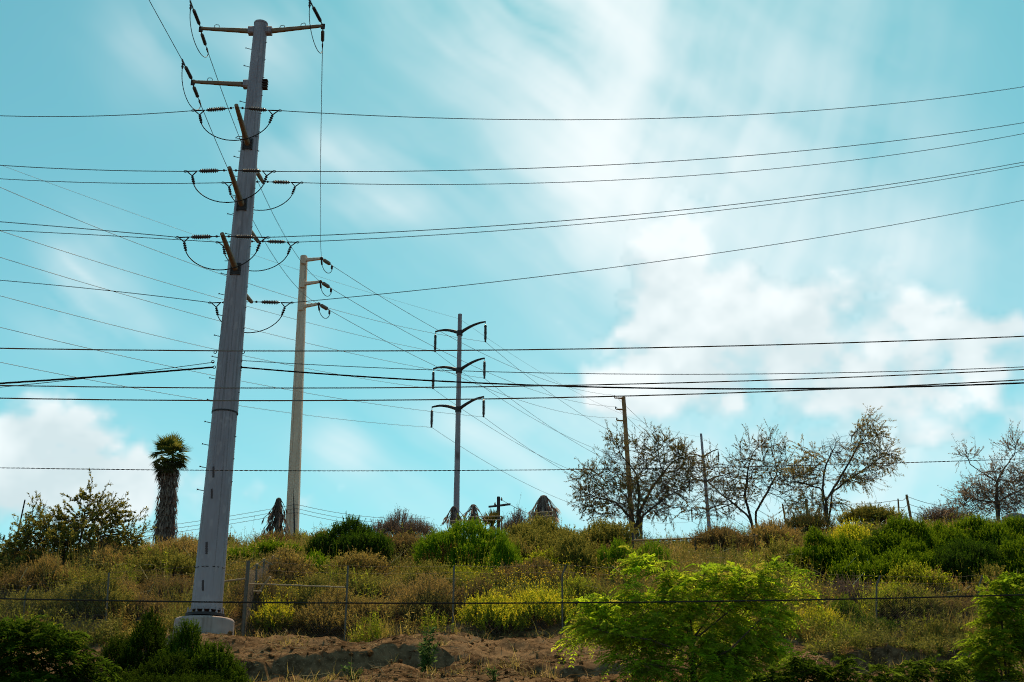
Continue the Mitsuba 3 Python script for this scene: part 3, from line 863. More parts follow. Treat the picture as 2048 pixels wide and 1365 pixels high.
def shrub(name, px, pytop, wpx, Y, sp, label, seed, group=None, lobes=7, dens=1.0, sink=.1):
    r = rs(seed)
    if 45.5 < Y < 57 and seed < 300:
        Y -= 1.6
    g = G(px, Y)
    top = P(px, pytop, Y)
    h = max(top[2] - g[2], .45)
    w = wpx * 1.14 / ppm(g + UP * h * .5)
    cols, tips, den, k, lL, lW, sh, upn, spread, mat, nst = SPEC[sp]
    FOOTS.append((g, w, h))
    fac = Y / 46.0
    # a few overlapping lobes make the uneven outline
    C, R = [], []
    lobes = int(lobes * 1.5)
    for i in range(lobes):
        a = 2.399963 * i + r.rand() * .8
        rr = (.0 if i == 0 else math.sqrt((i + .3) / lobes) * r.uniform(.85, 1.1))
        rx = w * r.uniform(.14, .23)
        hz = h * (r.uniform(.36, .5) if i == 0 else r.uniform(.26, .48) * (1 - .3 * rr))
        cx, cy = rr * (w / 2 - rx * .55) * math.cos(a), rr * (w / 2 - rx * .55) * math.sin(a) * .8
        topz = h * ((1.0 if i == 0 else (1 - .40 * rr ** 2) * r.uniform(.62, 1.0)) - .03) - sh * .5
        C.append([g[0] + cx, g[1] + cy, ground(g[0] + cx, g[1] + cy) * .3 + g[2] * .7 + max(topz - hz, hz * .25)])
        R.append([rx, rx, hz])
    C, R = np.array(C), np.array(R)
    B, D = [], []
    for c, q in zip(C, R):
        area = 4 * np.pi * ((q[0] * q[1]) ** 1.6 / 3 + 2 * (q[0] * q[2]) ** 1.6 / 3) ** (1 / 1.6)
        n = int(area * den * .95 * dens / fac) + 8
        d = rand_dir(r, n)
        d[:, 2] = np.where(d[:, 2] < -.35, -d[:, 2], d[:, 2])
        lump = .72 + .5 * meshkit.noise(d * 2.6 + seed)
        pos = c + d * q * (lump * r.uniform(.74, 1.0, n))[:, None]
        inside = np.zeros(n, bool)
        for c2, q2 in zip(C, R):
            if c2 is not c:
                inside |= (((pos - c2) / (q2 * .72)) ** 2).sum(1) < 1
        pos, d = pos[~inside], d[~inside]
        B.append(pos)
        fl = unit(pos - (c - UP * q[2] * 1.3))
        D.append(unit(fl * .9 + d * .25 + UP * upn * r.uniform(.1, .7, (len(d), 1)) + r.randn(len(d), 3) * .2))
    B, D = np.vstack(B), np.vstack(D)
    m = Mesh()
    L = sh * np.exp(r.randn(len(B)) * .28) * fac ** .3
    sprigs(m, r, B, D, L, k, lL * fac, lW * fac * 1.15, cols, spread, np.array(BARKG) * .8 if sp in ('brown', 'grey', 'tan', 'rust') else np.array(cols[0]) * .8, .005 * fac, tips)
    key = thing(name, label, 'shrub', group)
    put(m, mat, key, 'foliage')
    # stems from the root to the shoots
    ms = Mesh()
    pick = r.choice(len(B), min(nst + 10, len(B)), replace=False)
    root = g + r.randn(len(pick), 3) * np.array([.1, .1, 0]) * w - UP * sink
    e = B[pick]
    mid = root * .45 + e * .55 + r.randn(len(pick), 3) * .08 * w + UP * h * .06
    r0 = .012 + .016 * r.rand(len(pick))
    for a, b, ra, rb in ((root, mid, r0 * 1.3, r0 * .8), (mid, e, r0 * .8, r0 * .35)):
        v, f = frusta(a, b, ra, rb, 5)
        ms.add(v, f, BARK if sp not in ('grey', 'brown') else BARKG)
    put(ms, 'mat_bark', key, 'stem')
    return key


# ------------------------------------------------------------------ trees grown towards points in their crowns
def colonize(base, att, step, di, dk, seed, stems, maxit=170):
    r = rs(seed)
    nodes, par = [], []
    for st in stems:                       # given trunk polylines
        prev = -1
        for p in st:
            nodes.append(np.array(p, float))
            par.append(prev)
            prev = len(nodes) - 1
    att = att.copy()
    for _ in range(maxit):
        if not len(att):
            break
        N = np.array(nodes)
        dist, idx = cKDTree(N).query(att)
        near = dist < di
        if not near.any():
            break
        acc = {}
        u = unit(att[near] - N[idx[near]])
        acc_v = np.zeros_like(N)
        np.add.at(acc_v, idx[near], u)
        act = np.unique(idx[near])
        new = N[act] + step * unit(acc_v[act] / 1.0 + r.randn(len(act), 3) * .22 - UP * .05)
        dd, _ = cKDTree(N).query(new)
        ok = dd > step * .35
        if not ok.any():
            break
        for p, a in zip(new[ok], act[ok]):
            nodes.append(p)
            par.append(int(a))
        dist, _ = cKDTree(new[ok]).query(att)
        att = att[dist > dk]
    return np.array(nodes), np.array(par)


def crown_points(r, ells, Y, n):
    pts, c = [], []
    w = np.array([e[2] * e[3] for e in ells], float)
    pick = r.choice(len(ells), n, p=w / w.sum())
    for i in pick:
        px, py, rx, ry = ells[i]
        d = rand_dir(r, 1)[0] * r.rand() ** .38
        cpt = P(px, py, Y)
        q = ppm(cpt)
        pts.append(cpt + d * np.array([rx / q, rx / q * .8, ry / q]))
    return np.array(pts)


def tree(name, label, Y, base_px, ells, stems_px, seed, natt=420, step=.16, leaf_cols=OLIVE, tips=None, leaf_n=10, leafL=.07, leafW=.018, twigL=.35, twigs=2.2, bark=BARK, droop=0., mat='mat_leaf', group=None, category='tree', tr=.0105, shoots=110, clear=.42):
    r = rs(seed)
    att = crown_points(r, ells, Y, natt)
    gb = G(base_px[0], Y)
    stems = []
    for st in stems_px:
        p = [np.array([gb[0] + r.randn() * .05, Y + r.randn() * .05, gb[2] - .25])]
        for (x, y, dy) in st:
            p.append(P(x, y, Y + dy))
        p = np.array(p)
        seg = np.concatenate([[0], np.cumsum(np.linalg.norm(np.diff(p, axis=0), axis=1))])
        t = np.arange(0, seg[-1], step)
        q = np.column_stack([np.interp(t, seg, p[:, k]) for k in range(3)])
        q[1:] += np.cumsum(r.randn(len(q) - 1, 3) * .012, 0)
        stems.append(q)
    N, par = colonize(gb, att, step, 1.6, step * 1.9, seed, stems)
    n = len(N)
    child = np.zeros(n, int)
    rad_ = np.zeros(n)
    np.add.at(child, par[par >= 0], 1)
    pw = 2.15
    acc = np.zeros(n)
    for i in range(n - 1, -1, -1):
        rad_[i] = max(acc[i], tr ** pw) ** (1 / pw)
        if par[i] >= 0:
            acc[par[i]] += rad_[i] ** pw
    # children may come before parents only for stems, so the sweep above is in order
    i = np.nonzero(par >= 0)[0]
    if name == 'round_tree':
        FOOTS.append((gb - np.array([0, 0, 0]), 6.0, 2.2))
    key = thing(name, label, category, group)
    mt = Mesh()
    thick = np.minimum(rad_[par[i]], rad_[i] * 1.5)
    big = rad_[i] > .022
    for sel, sides in ((big, 7), (~big, 4)):
        if sel.any():
            v, f = frusta(N[par[i[sel]]], N[i[sel]], thick[sel], rad_[i[sel]], sides)
            mt.add(v, f, bark)
    # long free shoots that break the outline
    has = np.zeros(n, bool)
    has[par[par >= 0]] = True
    term = np.nonzero(~has & (par >= 0))[0]
    cen = N[term].mean(0)
    outw = unit((N[term] - cen) * np.array([1, 1, .8]))
    far_ = np.linalg.norm(N[term] - cen, axis=1)
    sel = term[(far_ > np.quantile(far_, .45)) & (outw[:, 2] > -.5)]
    sel = r.choice(sel, min(len(sel), shoots), replace=False)
    SB, SD, SL = [], [], []
    p = N[sel]
    d = unit(unit(N[sel] - N[par[sel]]) * .5 + unit(p - cen) * .5 + UP * (.35 - droop) + r.randn(len(sel), 3) * .25)
    ln = r.uniform(.10, .27, len(sel))[:, None]
    for q_ in range(5):
        e = p + d * ln
        v, f = frusta(p, e, .011 - .0014 * q_, .0096 - .0014 * q_, 4)
        mt.add(v, f, bark)
        SB.append(p), SD.append(unit(d + r.randn(len(sel), 3) * .5)), SL.append(ln[:, 0] * 1.2)
        d = unit(d + r.randn(len(sel), 3) * .16 - UP * droop * .25 + UP * .05)
        p = e
    SB, SD, SL = np.vstack(SB), np.vstack(SD), np.concatenate(SL)
    # twigs and leaves on the thin wood
    thin = np.nonzero((rad_ < .02) & (par >= 0))[0]
    cnt = r.poisson(twigs, len(thin))
    src = np.repeat(thin, cnt)
    gd = unit(N[src] - N[par[src]])
    D = unit(gd * .7 + rand_dir(r, len(src)) * .85 + UP * .12 - UP * droop * r.rand(len(src), 1))
    L = twigL * np.exp(r.randn(len(src)) * .35)
    mc = Mesh()
    B = N[src] + gd * (r.rand(len(src), 1) - .5) * step
    m1 = B + D * (L * .55)[:, None]
    D2 = unit(D + rand_dir(r, len(src)) * .35 - UP * droop * .8)
    e1 = m1 + D2 * (L * .5)[:, None]
    v, f = frusta(np.vstack([B, m1]), np.vstack([m1, e1]), np.repeat([.0085, .007], len(src)), np.repeat([.007, .004], len(src)), 3)
    mc.add(v, f, np.array(bark) * 1.15)
    dens_n = meshkit.fbm(B * 1.25 + seed, 3, seed)          # leafy and bare patches
    keep = dens_n > np.quantile(dens_n, clear)
    sprigs(mc, r, m1[keep], D2[keep], L[keep] * .8, int(leaf_n * 3.0), leafL * 1.05, leafW * 1.2, leaf_cols, .85, None, .003, tips)
    sprigs(mc, r, SB, SD, SL, int(leaf_n * .9), leafL * 1.2, leafW * 1.3, leaf_cols, .9, None, .003, tips)
    put(mt, 'mat_bark', key, 'trunk')
    put(mc, mat, key, 'crown')
    return key


PEPPER = [(.12, .105, .035), (.095, .09, .028), (.15, .12, .05)]
PEPPER2 = [(.15, .12, .06), (.12, .10, .045), (.13, .12, .04)]
tree('spreading_tree', 'many-stemmed half-bare spreading tree on the ridge, with the wooden power pole behind it', 60.0, (1278, 1082),
     [(1210, 975, 62, 52), (1270, 945, 75, 60), (1340, 945, 60, 55), (1315, 890, 32, 32), (1250, 1010, 95, 35), (1180, 1000, 32, 40), (1365, 930, 30, 40), (1330, 1000, 62, 38), (1232, 900, 30, 30)],
     [[(1270, 1035, 0), (1255, 990, .2)], [(1280, 1030, .3), (1300, 980, .4), (1330, 940, .4)], [(1266, 1040, -.3), (1225, 1000, -.3)], [(1276, 1035, .2), (1280, 985, 0), (1275, 940, 0)], [(1285, 1035, 0), (1330, 1000, -.3)]],
     21, natt=1050, leaf_cols=PEPPER, tips=[(.15, .14, .05), (.13, .11, .06)], leaf_n=12, leafL=.075, leafW=.021, twigs=3.4, twigL=.42)
tree('open_tree', 'thin open-crowned bare tree forking right of the thin grey pole', 60.0, (1512, 1080),
     [(1490, 950, 62, 55), (1545, 935, 50, 50), (1455, 985, 55, 38), (1540, 890, 26, 28), (1420, 950, 32, 40), (1500, 910, 35, 35), (1575, 985, 35, 42), (1425, 1025, 45, 20)],
     [[(1500, 1030, 0), (1490, 990, .2), (1495, 940, .2)], [(1515, 1030, .3), (1540, 990, .4), (1560, 950, .4)], [(1498, 1035, -.3), (1460, 1000, -.3)]],
     22, natt=620, leaf_cols=PEPPER2, leaf_n=11, leafL=.07, leafW=.02, twigs=3.0, twigL=.42, bark=(.07, .055, .05))
tree('arching_tree', 'half-bare tree arching left over thin fence posts, tallest tree on the right', 58.0, (1655, 1042),
     [(1740, 872, 42, 26), (1758, 915, 44, 22), (1698, 900, 46, 34), (1732, 846, 20, 18), (1625, 942, 42, 30), (1588, 955, 32, 26), (1655, 905, 30, 26), (1712, 955, 62, 15), (1640, 1003, 65, 14), (1610, 905, 22, 14)],
     [[(1652, 1000, 0), (1645, 975, 0), (1650, 940, .1), (1670, 895, .2)], [(1660, 985, .2), (1700, 955, .3), (1735, 935, .3)], [(1648, 980, -.2), (1615, 970, -.3), (1580, 965, -.3)], [(1655, 1000, .1), (1690, 940, .3), (1720, 890, .3)]],
     23, natt=760, leaf_cols=[(.22, .18, .06), (.18, .15, .045), (.24, .18, .08)], tips=[(.30, .24, .07)], leaf_n=12, leafL=.072, leafW=.02, twigs=3.2, twigL=.42, droop=.35, bark=(.07, .055, .05))
tree('twiggy_tree', 'leafless twiggy tree cut off by the right edge of the picture', 57.0, (1995, 1042),
     [(1990, 985, 50, 38), (1950, 1000, 40, 30), (2030, 1000, 40, 35), (2000, 950, 26, 26), (1935, 915, 22, 16), (2030, 900, 20, 30), (1915, 1015, 22, 18), (2045, 960, 25, 40)],
     [[(1993, 1000, 0), (1992, 965, 0), (2010, 930, .1), (2030, 905, .1)], [(1996, 1000, .2), (1995, 960, .2), (1960, 938, .2), (1938, 920, .2)], [(2000, 1000, .1), (2030, 985, .2)], [(1990, 1005, 0), (1950, 1000, -.2)]],
     24, natt=900, leaf_cols=[(.22, .165, .12), (.18, .14, .09)], leaf_n=8, leafL=.065, leafW=.02, twigs=4.4, twigL=.45, clear=.2, bark=(.10, .075, .065))
tree('round_tree', 'dark green round-headed tree on the left of the ridge, left of the palm', 47.0, (150, 1170),
     [(180, 1040, 50, 40), (110, 1065, 62, 42), (60, 1095, 55, 45), (235, 1070, 42, 40), (175, 1003, 26, 24), (150, 1100, 110, 45), (85, 1030, 28, 24), (210, 1030, 40, 30), (265, 1080, 24, 28), (30, 1130, 55, 40), (230, 1115, 60, 35), (110, 1130, 90, 30), (150, 1150, 120, 30), (40, 1160, 70, 30), (240, 1150, 50, 25)],
     [[(150, 1110, 0), (170, 1060, .2), (175, 1010, .2)], [(140, 1115, .2), (100, 1075, .3)], [(158, 1110, -.2), (215, 1070, -.3)], [(135, 1120, 0), (70, 1100, .1)], [(160, 1115, .3), (190, 1080, .5)]],
     25, natt=1500, leaf_cols=[(.11, .115, .024), (.085, .09, .02), (.14, .135, .032)], tips=[(.22, .205, .04)], leaf_n=16, leafL=.085, leafW=.028, twigs=3.0, clear=.15)
tree('edge_tree', 'ragged dark tree cut off by the left edge of the picture', 53.0, (-20, 1200),
     [(-10, 1110, 32, 40), (-30, 1150, 40, 40), (8, 1135, 22, 40)], [[(-12, 1150, 0), (-5, 1100, 0)], [(-25, 1150, .2), (-40, 1110, .2)]],
     26, natt=260, leaf_cols=[(.06, .075, .022), (.05, .06, .02)], leaf_n=14, leafL=.085, leafW=.026, twigs=2.4)


# ------------------------------------------------------------------ palms
def fan(m, r, base, d, pet, R, nseg, cols, droop=.35, spreadang=2.3, seg_w=.05):
    """A fan leaf: stalk, then blades spreading in a plane."""
    d = unit(d)
    s = unit(np.cross(d, UP + r.randn(3) * .2))
    nrm = np.cross(s, d)
    hub = base + d * pet
    v, f = frusta([base], [hub], .022, .014, 4)
    m.add(v, f, np.array(cols[0]) * .9)
    ang = np.linspace(-spreadang / 2, spreadang / 2, nseg) + r.randn(nseg) * .04
    dd = np.cos(ang)[:, None] * d + np.sin(ang)[:, None] * s
    L = R * (.72 + .28 * np.cos(ang * .8)) * np.exp(r.randn(nseg) * .06)
    mid = hub + dd * (L * .55)[:, None]
    tip = mid + unit(dd - UP * droop * r.uniform(.6, 1.6, (nseg, 1))) * (L * .5)[:, None]
    side = unit(np.cross(dd, nrm)) * seg_w
    c = tint(r, cols, 1, .15)[0]
    for k in range(nseg):
        v = [hub - side[k] * .25, hub + side[k] * .25, mid[k] + side[k], mid[k] - side[k], tip[k]]
        m.add(v, [[0, 1, 2], [0, 2, 3], [3, 2, 4]], c * math.exp(r.randn() * .12))


def hanging(m, r, base, d, L, W, cols, nb=6):
    """A dead frond hanging down: a stalk and a closed fan of narrow blades."""
    d = unit(d)
    p1 = base + d * L * .28
    p2 = p1 + unit(d * .45 - UP) * L * .38
    v, f = frusta([base, p1], [p1, p2], [.02, .016], [.016, .012], 4)
    c = tint(r, cols, 1, .2)[0]
    m.add(v, f, c)
    for k in range(nb):
        q = unit(d * r.uniform(0, .4) - UP + r.randn(3) * .13)
        s = unit(np.cross(q, r.randn(3))) * W * r.uniform(.5, 1.1)
        st = p2 - UP * 0 + r.randn(3) * .015
        l = L * r.uniform(.25, .5)
        m.add([st, st + q * l * .5 + s, st + q * l, st + q * l * .5 - s], [[0, 1, 2], [0, 2, 3]], c * math.exp(r.randn() * .2))


pal = thing('palm_tree', 'shaggy-trunked fan palm with a small green head, left of the big grey pole', 'palm tree')
r = rs(40)
PYp = 62.0
pbase, ptop = G(327, PYp), P(338, 940, PYp)
q = ppm(pbase + UP * 3)
prof_px = [(1112, 17), (1090, 16.5), (1068, 20), (1050, 20.5), (1035, 17.5), (1010, 16.5), (992, 18.5), (975, 14.5), (958, 16.5), (942, 19.5), (925, 15)]
zs_ = np.array([P(330, y, PYp)[2] for y, _ in prof_px])
rr_ = np.array([w / q for _, w in prof_px])
n_ = 60
zz_ = np.linspace(pbase[2] - .3, ptop[2] + .35, n_)
ax_ = lambda z: pbase + (ptop - pbase) * ((z - pbase[2]) / (ptop[2] - pbase[2]))
m = Mesh()
tr_ = tube([np.array([*ax_(z)[:2], z]) for z in zz_], np.interp(zz_, zs_[::-1] if zs_[0] > zs_[-1] else zs_, rr_[::-1] if zs_[0] > zs_[-1] else rr_) * .8, 16)
m.tm(tr_, (.10, .07, .06))
put(m, 'mat_bark', pal, 'trunk', smooth=True)
m = Mesh()
for _ in range(2300):
    z = r.uniform(pbase[2] + .1, ptop[2] + .1)
    a = r.uniform(0, 2 * np.pi)
    R_ = np.interp(z, zs_, rr_) * r.uniform(.78, 1.12)
    o = np.array([math.cos(a), math.sin(a), 0])
    st = np.array([*ax_(z)[:2], z]) + o * R_
    t_ = np.array([-o[1], o[0], 0]) + UP * r.randn() * .3
    l, w_ = r.uniform(.18, .5), r.uniform(.02, .05)
    dn = unit(-UP + o * r.uniform(-.05, .3) + t_ * r.randn() * .12)
    c = tint(r, [(.20, .14, .12), (.13, .09, .08), (.27, .20, .165)], 1, .25)[0]
    m.add([st, st + dn * l * .6 + t_ * w_ + o * .02, st + dn * l + o * r.uniform(0, .08), st + dn * l * .6 - t_ * w_ + o * .02], [[0, 1, 2], [0, 2, 3]], c)
put(m, 'mat_dry', pal, 'dead_frond_skirt', kind='stuff')
ctr = ptop + UP * .78
for k in range(84):
    el = math.asin(r.uniform(-.9, 1.0))
    a = 2.399963 * k + r.uniform(-.3, .3)
    d = np.array([math.cos(a) * math.cos(el), math.sin(a) * math.cos(el), math.sin(el)])
    m = Mesh()
    sc = 1 if el > -.2 else .9
    fan(m, r, ctr + d * .1 - UP * max(0, -el) * .45, d, r.uniform(.22, .62), r.uniform(.5, .78) * sc, 13, [(.07, .085, .016), (.13, .13, .026), (.05, .062, .012)] if el > -.35 else [(.05, .045, .02), (.045, .048, .016)], droop=.14 if el > 0 else .5, seg_w=.036, spreadang=2.4)
    put(m, 'mat_leaf', pal, 'frond')


def dead_palm(px, pytop, pybase, wpx, Y, label, seed, n=60, trunk_w=.2, tiers=1, tone=1.0):
    """A dead fan palm: a stub of trunk under a tent of hanging fronds, in one or more tiers."""
    r = rs(seed)
    k = thing('dead_palm', label, 'palm tree')
    g = G(px, Y)
    top = P(px, pytop, Y)
    q = ppm(top)
    half = wpx / q / 2
    hv = top[2] - P(px, pybase, Y)[2]
    put(tube([g - UP * .2, (g + top) / 2, top - UP * .08, top + UP * .02], [trunk_w * 1.1, trunk_w, trunk_w * .8, trunk_w * .45], 10), 'mat_palm_trunk', k, 'trunk', smooth=True)
    cols = [(.24, .17, .15), (.32, .24, .20), (.13, .09, .08), (.45, .36, .30)]
    for i in range(n):
        m = Mesh()
        a = 2.399963 * i + r.uniform(-.3, .3)
        o = np.array([math.cos(a), math.sin(a), 0])
        if tiers > 1:
            f0 = r.rand() ** .9
            z0 = top[2] - f0 * hv * .72
            L = hv * r.uniform(.22, .42)
            R_ = half * (.35 + .75 * min(1, f0 * 1.6 + .15)) * (r.uniform(.3, .9) if i % 3 else r.uniform(1.0, 1.75))
        else:
            z0, L, R_ = top[2] - r.rand() ** 2 * .5, hv * r.uniform(.45, 1.05), half * (r.uniform(.3, .95) if i % 4 else r.uniform(1.1, 1.6))
        p0 = np.array([top[0], Y, z0]) + o * trunk_w * .7
        p1 = p0 + o * R_ * .30 - UP * L * .22
        p2 = p0 + o * R_ * .68 - UP * L * .62
        if tiers > 1 and R_ > half * .9:
            p1, p2 = p0 + o * R_ * .5 - UP * L * .12, p0 + o * R_ * .9 - UP * L * .55
        c = tint(r, cols, 1, .25)[0] * tone
        v, f = frusta([p0, p1], [p1, p2], [.022, .018], [.018, .012], 4)
        m.add(v, f, c)
        t = np.array([-o[1], o[0], 0])
        for j in range(7):
            e = p0 + o * R_ * r.uniform(.8, 1.08) - UP * L * r.uniform(.85, 1.1) + t * r.uniform(-.5, .5) * L * .22
            st = p1 * .35 + p2 * .65 + t * r.uniform(-.03, .03)
            w = t * r.uniform(.018, .036) + o * r.uniform(-.012, .012)
            mid = st * .45 + e * .55 + o * .03
            m.add([st, mid + w, e, mid - w], [[0, 1, 2], [0, 2, 3]], c * math.exp(r.randn() * .22))
        put(m, 'mat_dry', k, 'dead_frond')
    return k


scene['mat_palm_trunk'] = proc_col(lambda p, n, uv: mikit.mix((.035, .024, .022), (.085, .06, .052), mikit.fbm(p.x * 9, p.y * 9, p.z * 5, 3)), .9)
dead_palm(558, 997, 1100, 38, 66.0, 'slender dead palm with drooping brown fronds right against the beige pole', 51, 120, .19, 3, .55)
dead_palm(907, 1014, 1056, 30, 66.0, 'small dead palm top at the foot of the six-armed pole', 52, 22, .14)
dead_palm(947, 1010, 1060, 44, 66.0, 'dead palm between the six-armed pole and the small live palm', 53, 30, .16)
dead_palm(1087, 992, 1056, 44, 66.0, 'tent-shaped dead palm with pale hanging fronds left of the spreading tree', 54, 90, .2)
sp = thing('small_palm', 'small live fan palm with upright dark green fronds below the small crossarm pole', 'palm tree')
r = rs(55)
g = G(978, 66.0)
c0 = P(985, 1054, 66)
put(tube([g - UP * .2, c0], [.2, .17], 8), 'mat_wood', sp, 'trunk', smooth=30)
for k in range(22):
    a, el = 2.4 * k, r.uniform(.7, 1.5)
    m = Mesh()
    fan(m, r, c0 - UP * .1, np.array([math.cos(a) * math.cos(el), math.sin(a) * math.cos(el), math.sin(el)]),   .3, .75, 9, [(.05, .06, .014), (.075, .07, .018)], .05, .9, .03)
    put(m, 'mat_leaf', sp, 'frond')


# ------------------------------------------------------------------ rails and posts along the ridge
def rail_fence(name, label, Y, rails, posts, rw=.045):
    k = thing(name, label, 'fence')
    for (x0, y0, x1, y1) in rails:
        put(tube([P(x0, y0, Y), P(x1, y1, Y)], rw, 8), 'mat_rail', k, 'rail', smooth=30)
    for (x, y) in posts:
        t = P(x, y, Y)
        put(tube([np.array([t[0], Y, ground(t[0], Y) - .3]), t], rw * 1.3, 8), 'mat_rail', k, 'post', smooth=30)
    return k


rail_fence('rail_fence', 'two pale rails in front of the small palm, above the bright green shrub', 61.0, [(938, 1034.5, 1004, 1033), (900, 1042.5, 1004, 1040)], [(900, 1041), (938, 1034), (1003, 1033)], .028)
rail_fence('rail_fence', 'pair of pale rails in front of the tent-shaped dead palm', 61.0, [(1063, 1027, 1109, 1023.5), (1063, 1036, 1109, 1032)], [(1066, 1020), (1108, 1022)], .035)
rp = thing('rusty_pipe', 'dark rusty pipe on short posts along the ridge below the bare trees', 'pipe')
put(tube([P(1262, 1082, 52), P(1400, 1077, 52), P(1515, 1072, 52)], .04, 8), 'mat_wood', rp, 'pipe', smooth=30)
for x, y in ((1265, 1066), (1390, 1074), (1508, 1068)):
    t = P(x, y, 52.05)
    put(tube([np.array([t[0], 52.05, ground(t[0], 52.05) - .2]), t], .05, 8), 'mat_dark', rp, 'post', smooth=30)
rf = thing('wire_fence', 'old wire fence with leaning wooden posts along the right part of the ridge', 'fence')
RFY = 61.0
fp = [(1565, 1008, 1572, 1050), (1612, 998, 1616, 1048), (1653, 1004, 1655, 1045), (1796, 998, 1799, 1040), (1813, 990, 1822, 1038), (1905, 1012, 1908, 1045)]
for (x0, y0, x1, y1) in fp:
    t, b = P(x0, y0, RFY), P(x1, y1, RFY)
    b = t + (b - t) * ((t[2] - ground(b[0], RFY) + .3) / max(t[2] - b[2], .1))
    put(tube([b, t], [.075, .065] if x0 in (1813, 1612) else [.045, .04], 8), 'mat_wood' if x0 != 1612 else 'mat_fence', rf, 'post', smooth=30)
for a, b in ((0, 1), (1, 2), (2, 3), (3, 4), (4, 5)):
    for f_ in (.06, .38, .7):
        A = P(fp[a][0] + (fp[a][2] - fp[a][0]) * f_, fp[a][1] + (fp[a][3] - fp[a][1]) * f_, RFY)
        B = P(fp[b][0] + (fp[b][2] - fp[b][0]) * f_, fp[b][1] + (fp[b][3] - fp[b][1]) * f_, RFY)
        put(tube(span(A, B, .12, 12), .012, 4), 'mat_wire', rf, 'wire', smooth=True)
po = thing('wooden_post', 'thin dark post sticking out of the top of the round-headed tree', 'post')
t = P(50, 1000, 64)
put(tube([np.array([t[0] - .35, 64, ground(t[0], 64)]), t], [.05, .04], 8), 'mat_dark', key=po, smooth=30)
rk = thing('boulder', 'dark flat-topped boulder among the shrubs by the right edge of the ridge', 'boulder')
g = P(2031, 1046, 55)
m = trimesh.creation.icosphere(4, 1.0)
v = m.vertices.copy()
v = np.sign(v) * np.abs(v) ** .6
v = v * np.array([.55, .5, .42]) * (1 + .22 * (meshkit.fbm(v * 1.6, 4, 4)[:, None] - .5))
v[:, :2] *= (1 - .28 * np.clip(v[:, 2:], 0, 1))
scene_m = trimesh.Trimesh(v + g, m.faces, process=False)
put(scene_m, 'mat_concrete', key=rk, smooth=True)
scene[rk]['bsdf'] = {'type': 'ref', 'id': 'mat_rock'}


def rockp(p, n, uv):
    return mikit.mix((.055, .05, .05), (.14, .125, .115), mikit.fbm(p.x * 4, p.y * 4, p.z * 4, 4))


scene['mat_rock'] = proc_col(rockp, .95)

# ------------------------------------------------------------------ the chain-link fence at the foot of the slope
FY = 37.6
fe = thing('chain_link_fence', 'tall chain-link fence along the top of the dirt bank, running past the grey pole', 'fence')


def fpost(px, ytop, ybot, r=.036, Y=FY, name='post', bent=False, parent=None):
    t, b = P(px[0], ytop, Y), P(px[1], ybot, Y)
    pts = [b - UP * .4, t]
    if bent:
        pts = [b - UP * .4, t - UP * .32, t + np.array([.14, -.06, 0])]
    put(tube(pts, r, 10), 'mat_fence', parent or fe, name, smooth=30)
    return t, b


posts = {}
for key_, (xt, xb, yt, yb, r_, bent) in {'m1': (-150, -158, 1152, 1268, .036, False), 'a': (53, 47, 1172, 1262, .036, True), 'b': (218, 212, 1146, 1266, .036, False), 'c': (497, 484, 1122, 1284, .075, False), 'd': (696, 689, 1132, 1286, .042, False),
                                         'e': (908, 905, 1132, 1272, .04, False), 'f': (1124, 1125, 1130, 1272, .036, True), 'g': (1338, 1342, 1140, 1280, .036, False), 'h': (1545, 1551, 1142, 1284, .036, False), 'i': (1751, 1749, 1152, 1287, .036, True), 'j': (1955, 1952, 1152, 1288, .036, True), 'k': (2160, 2158, 1152, 1288, .036, True)}.items():
    posts[key_] = fpost((xt, xb), yt, yb, r_ * .78, FY, 'post', bent)
# pale rails either side of the corner post
put(tube([P(499, 1168, FY - .1), P(690, 1175, FY - .1)], .024, 8), 'mat_rail', fe, 'top_rail', smooth=30)
put(tube([P(392, 1170, FY + .05), P(490, 1158, FY + .05)], .03, 8), 'mat_rail', fe, 'top_rail', smooth=30)
# the run that turns back up the slope at the corner post
c2 = []
for dy, xt, yt in ((1.8, 514, 1130), (3.6, 528, 1121), (5.6, 547, 1114)):
    t = P(xt, yt, FY + dy)
    b = np.array([t[0], t[1], ground(t[0], t[1]) - .2])
    pk = put(tube([b, t], .036, 8), 'mat_fence', fe, 'post', smooth=30)
    put(lathe(t, t + UP, [(-.02, .04), (.0, .05), (.04, .05), (.06, .01)], 8), 'mat_rail', pk, 'cap', smooth=30)
    for s in (-1, 1):
        put(tube([t, t + np.array([s * .32, 0, -.16 if s > 0 else -.2])], .016, 6), 'mat_rail', pk, 'barb_arm', smooth=30)
    c2.append((t, b))
put(tube([P(515, 1188, FY - .05), P(541, 1154, FY - .3)], .035, 8), 'mat_rail', fe, 'gate_latch', smooth=30)
put(tube([P(507, 1183, FY - .05), P(523, 1183, FY - .3)], .03, 8), 'mat_rail', fe, 'gate_latch', smooth=30)


def mesh_panel(a, b, c, d, pitch=.075, r=.0019):
    """Woven wire between bottom a-b and top d-c: two families of slanting wires."""
    a, b, c, d = (np.asarray(x, float) for x in (a, b, c, d))
    W, Hh = np.linalg.norm(b - a), np.linalg.norm(d - a)
    S0, S1 = [], []
    for sgn in (1, -1):
        for x0 in np.arange(-Hh if sgn > 0 else 0, W if sgn > 0 else W + Hh, pitch):
            ya, yb = 0, Hh
            xa, xb = x0, x0 + sgn * Hh
            lo, hi = 0.0, 1.0
            dx = xb - xa
            t0, t1 = sorted(((0 - xa) / dx, (W - xa) / dx))
            lo, hi = max(lo, t0), min(hi, t1)
            if hi - lo < .02:
                continue
            for t, out in ((lo, S0), (hi, S1)):
                x, y = (xa + dx * t) / W, t
                out.append((a * (1 - x) + b * x) * (1 - y) + (d * (1 - x) + c * x) * y)
    v, f = frusta(np.array(S0), np.array(S1), r, r, 3)
    return trimesh.Trimesh(v, f, process=False)


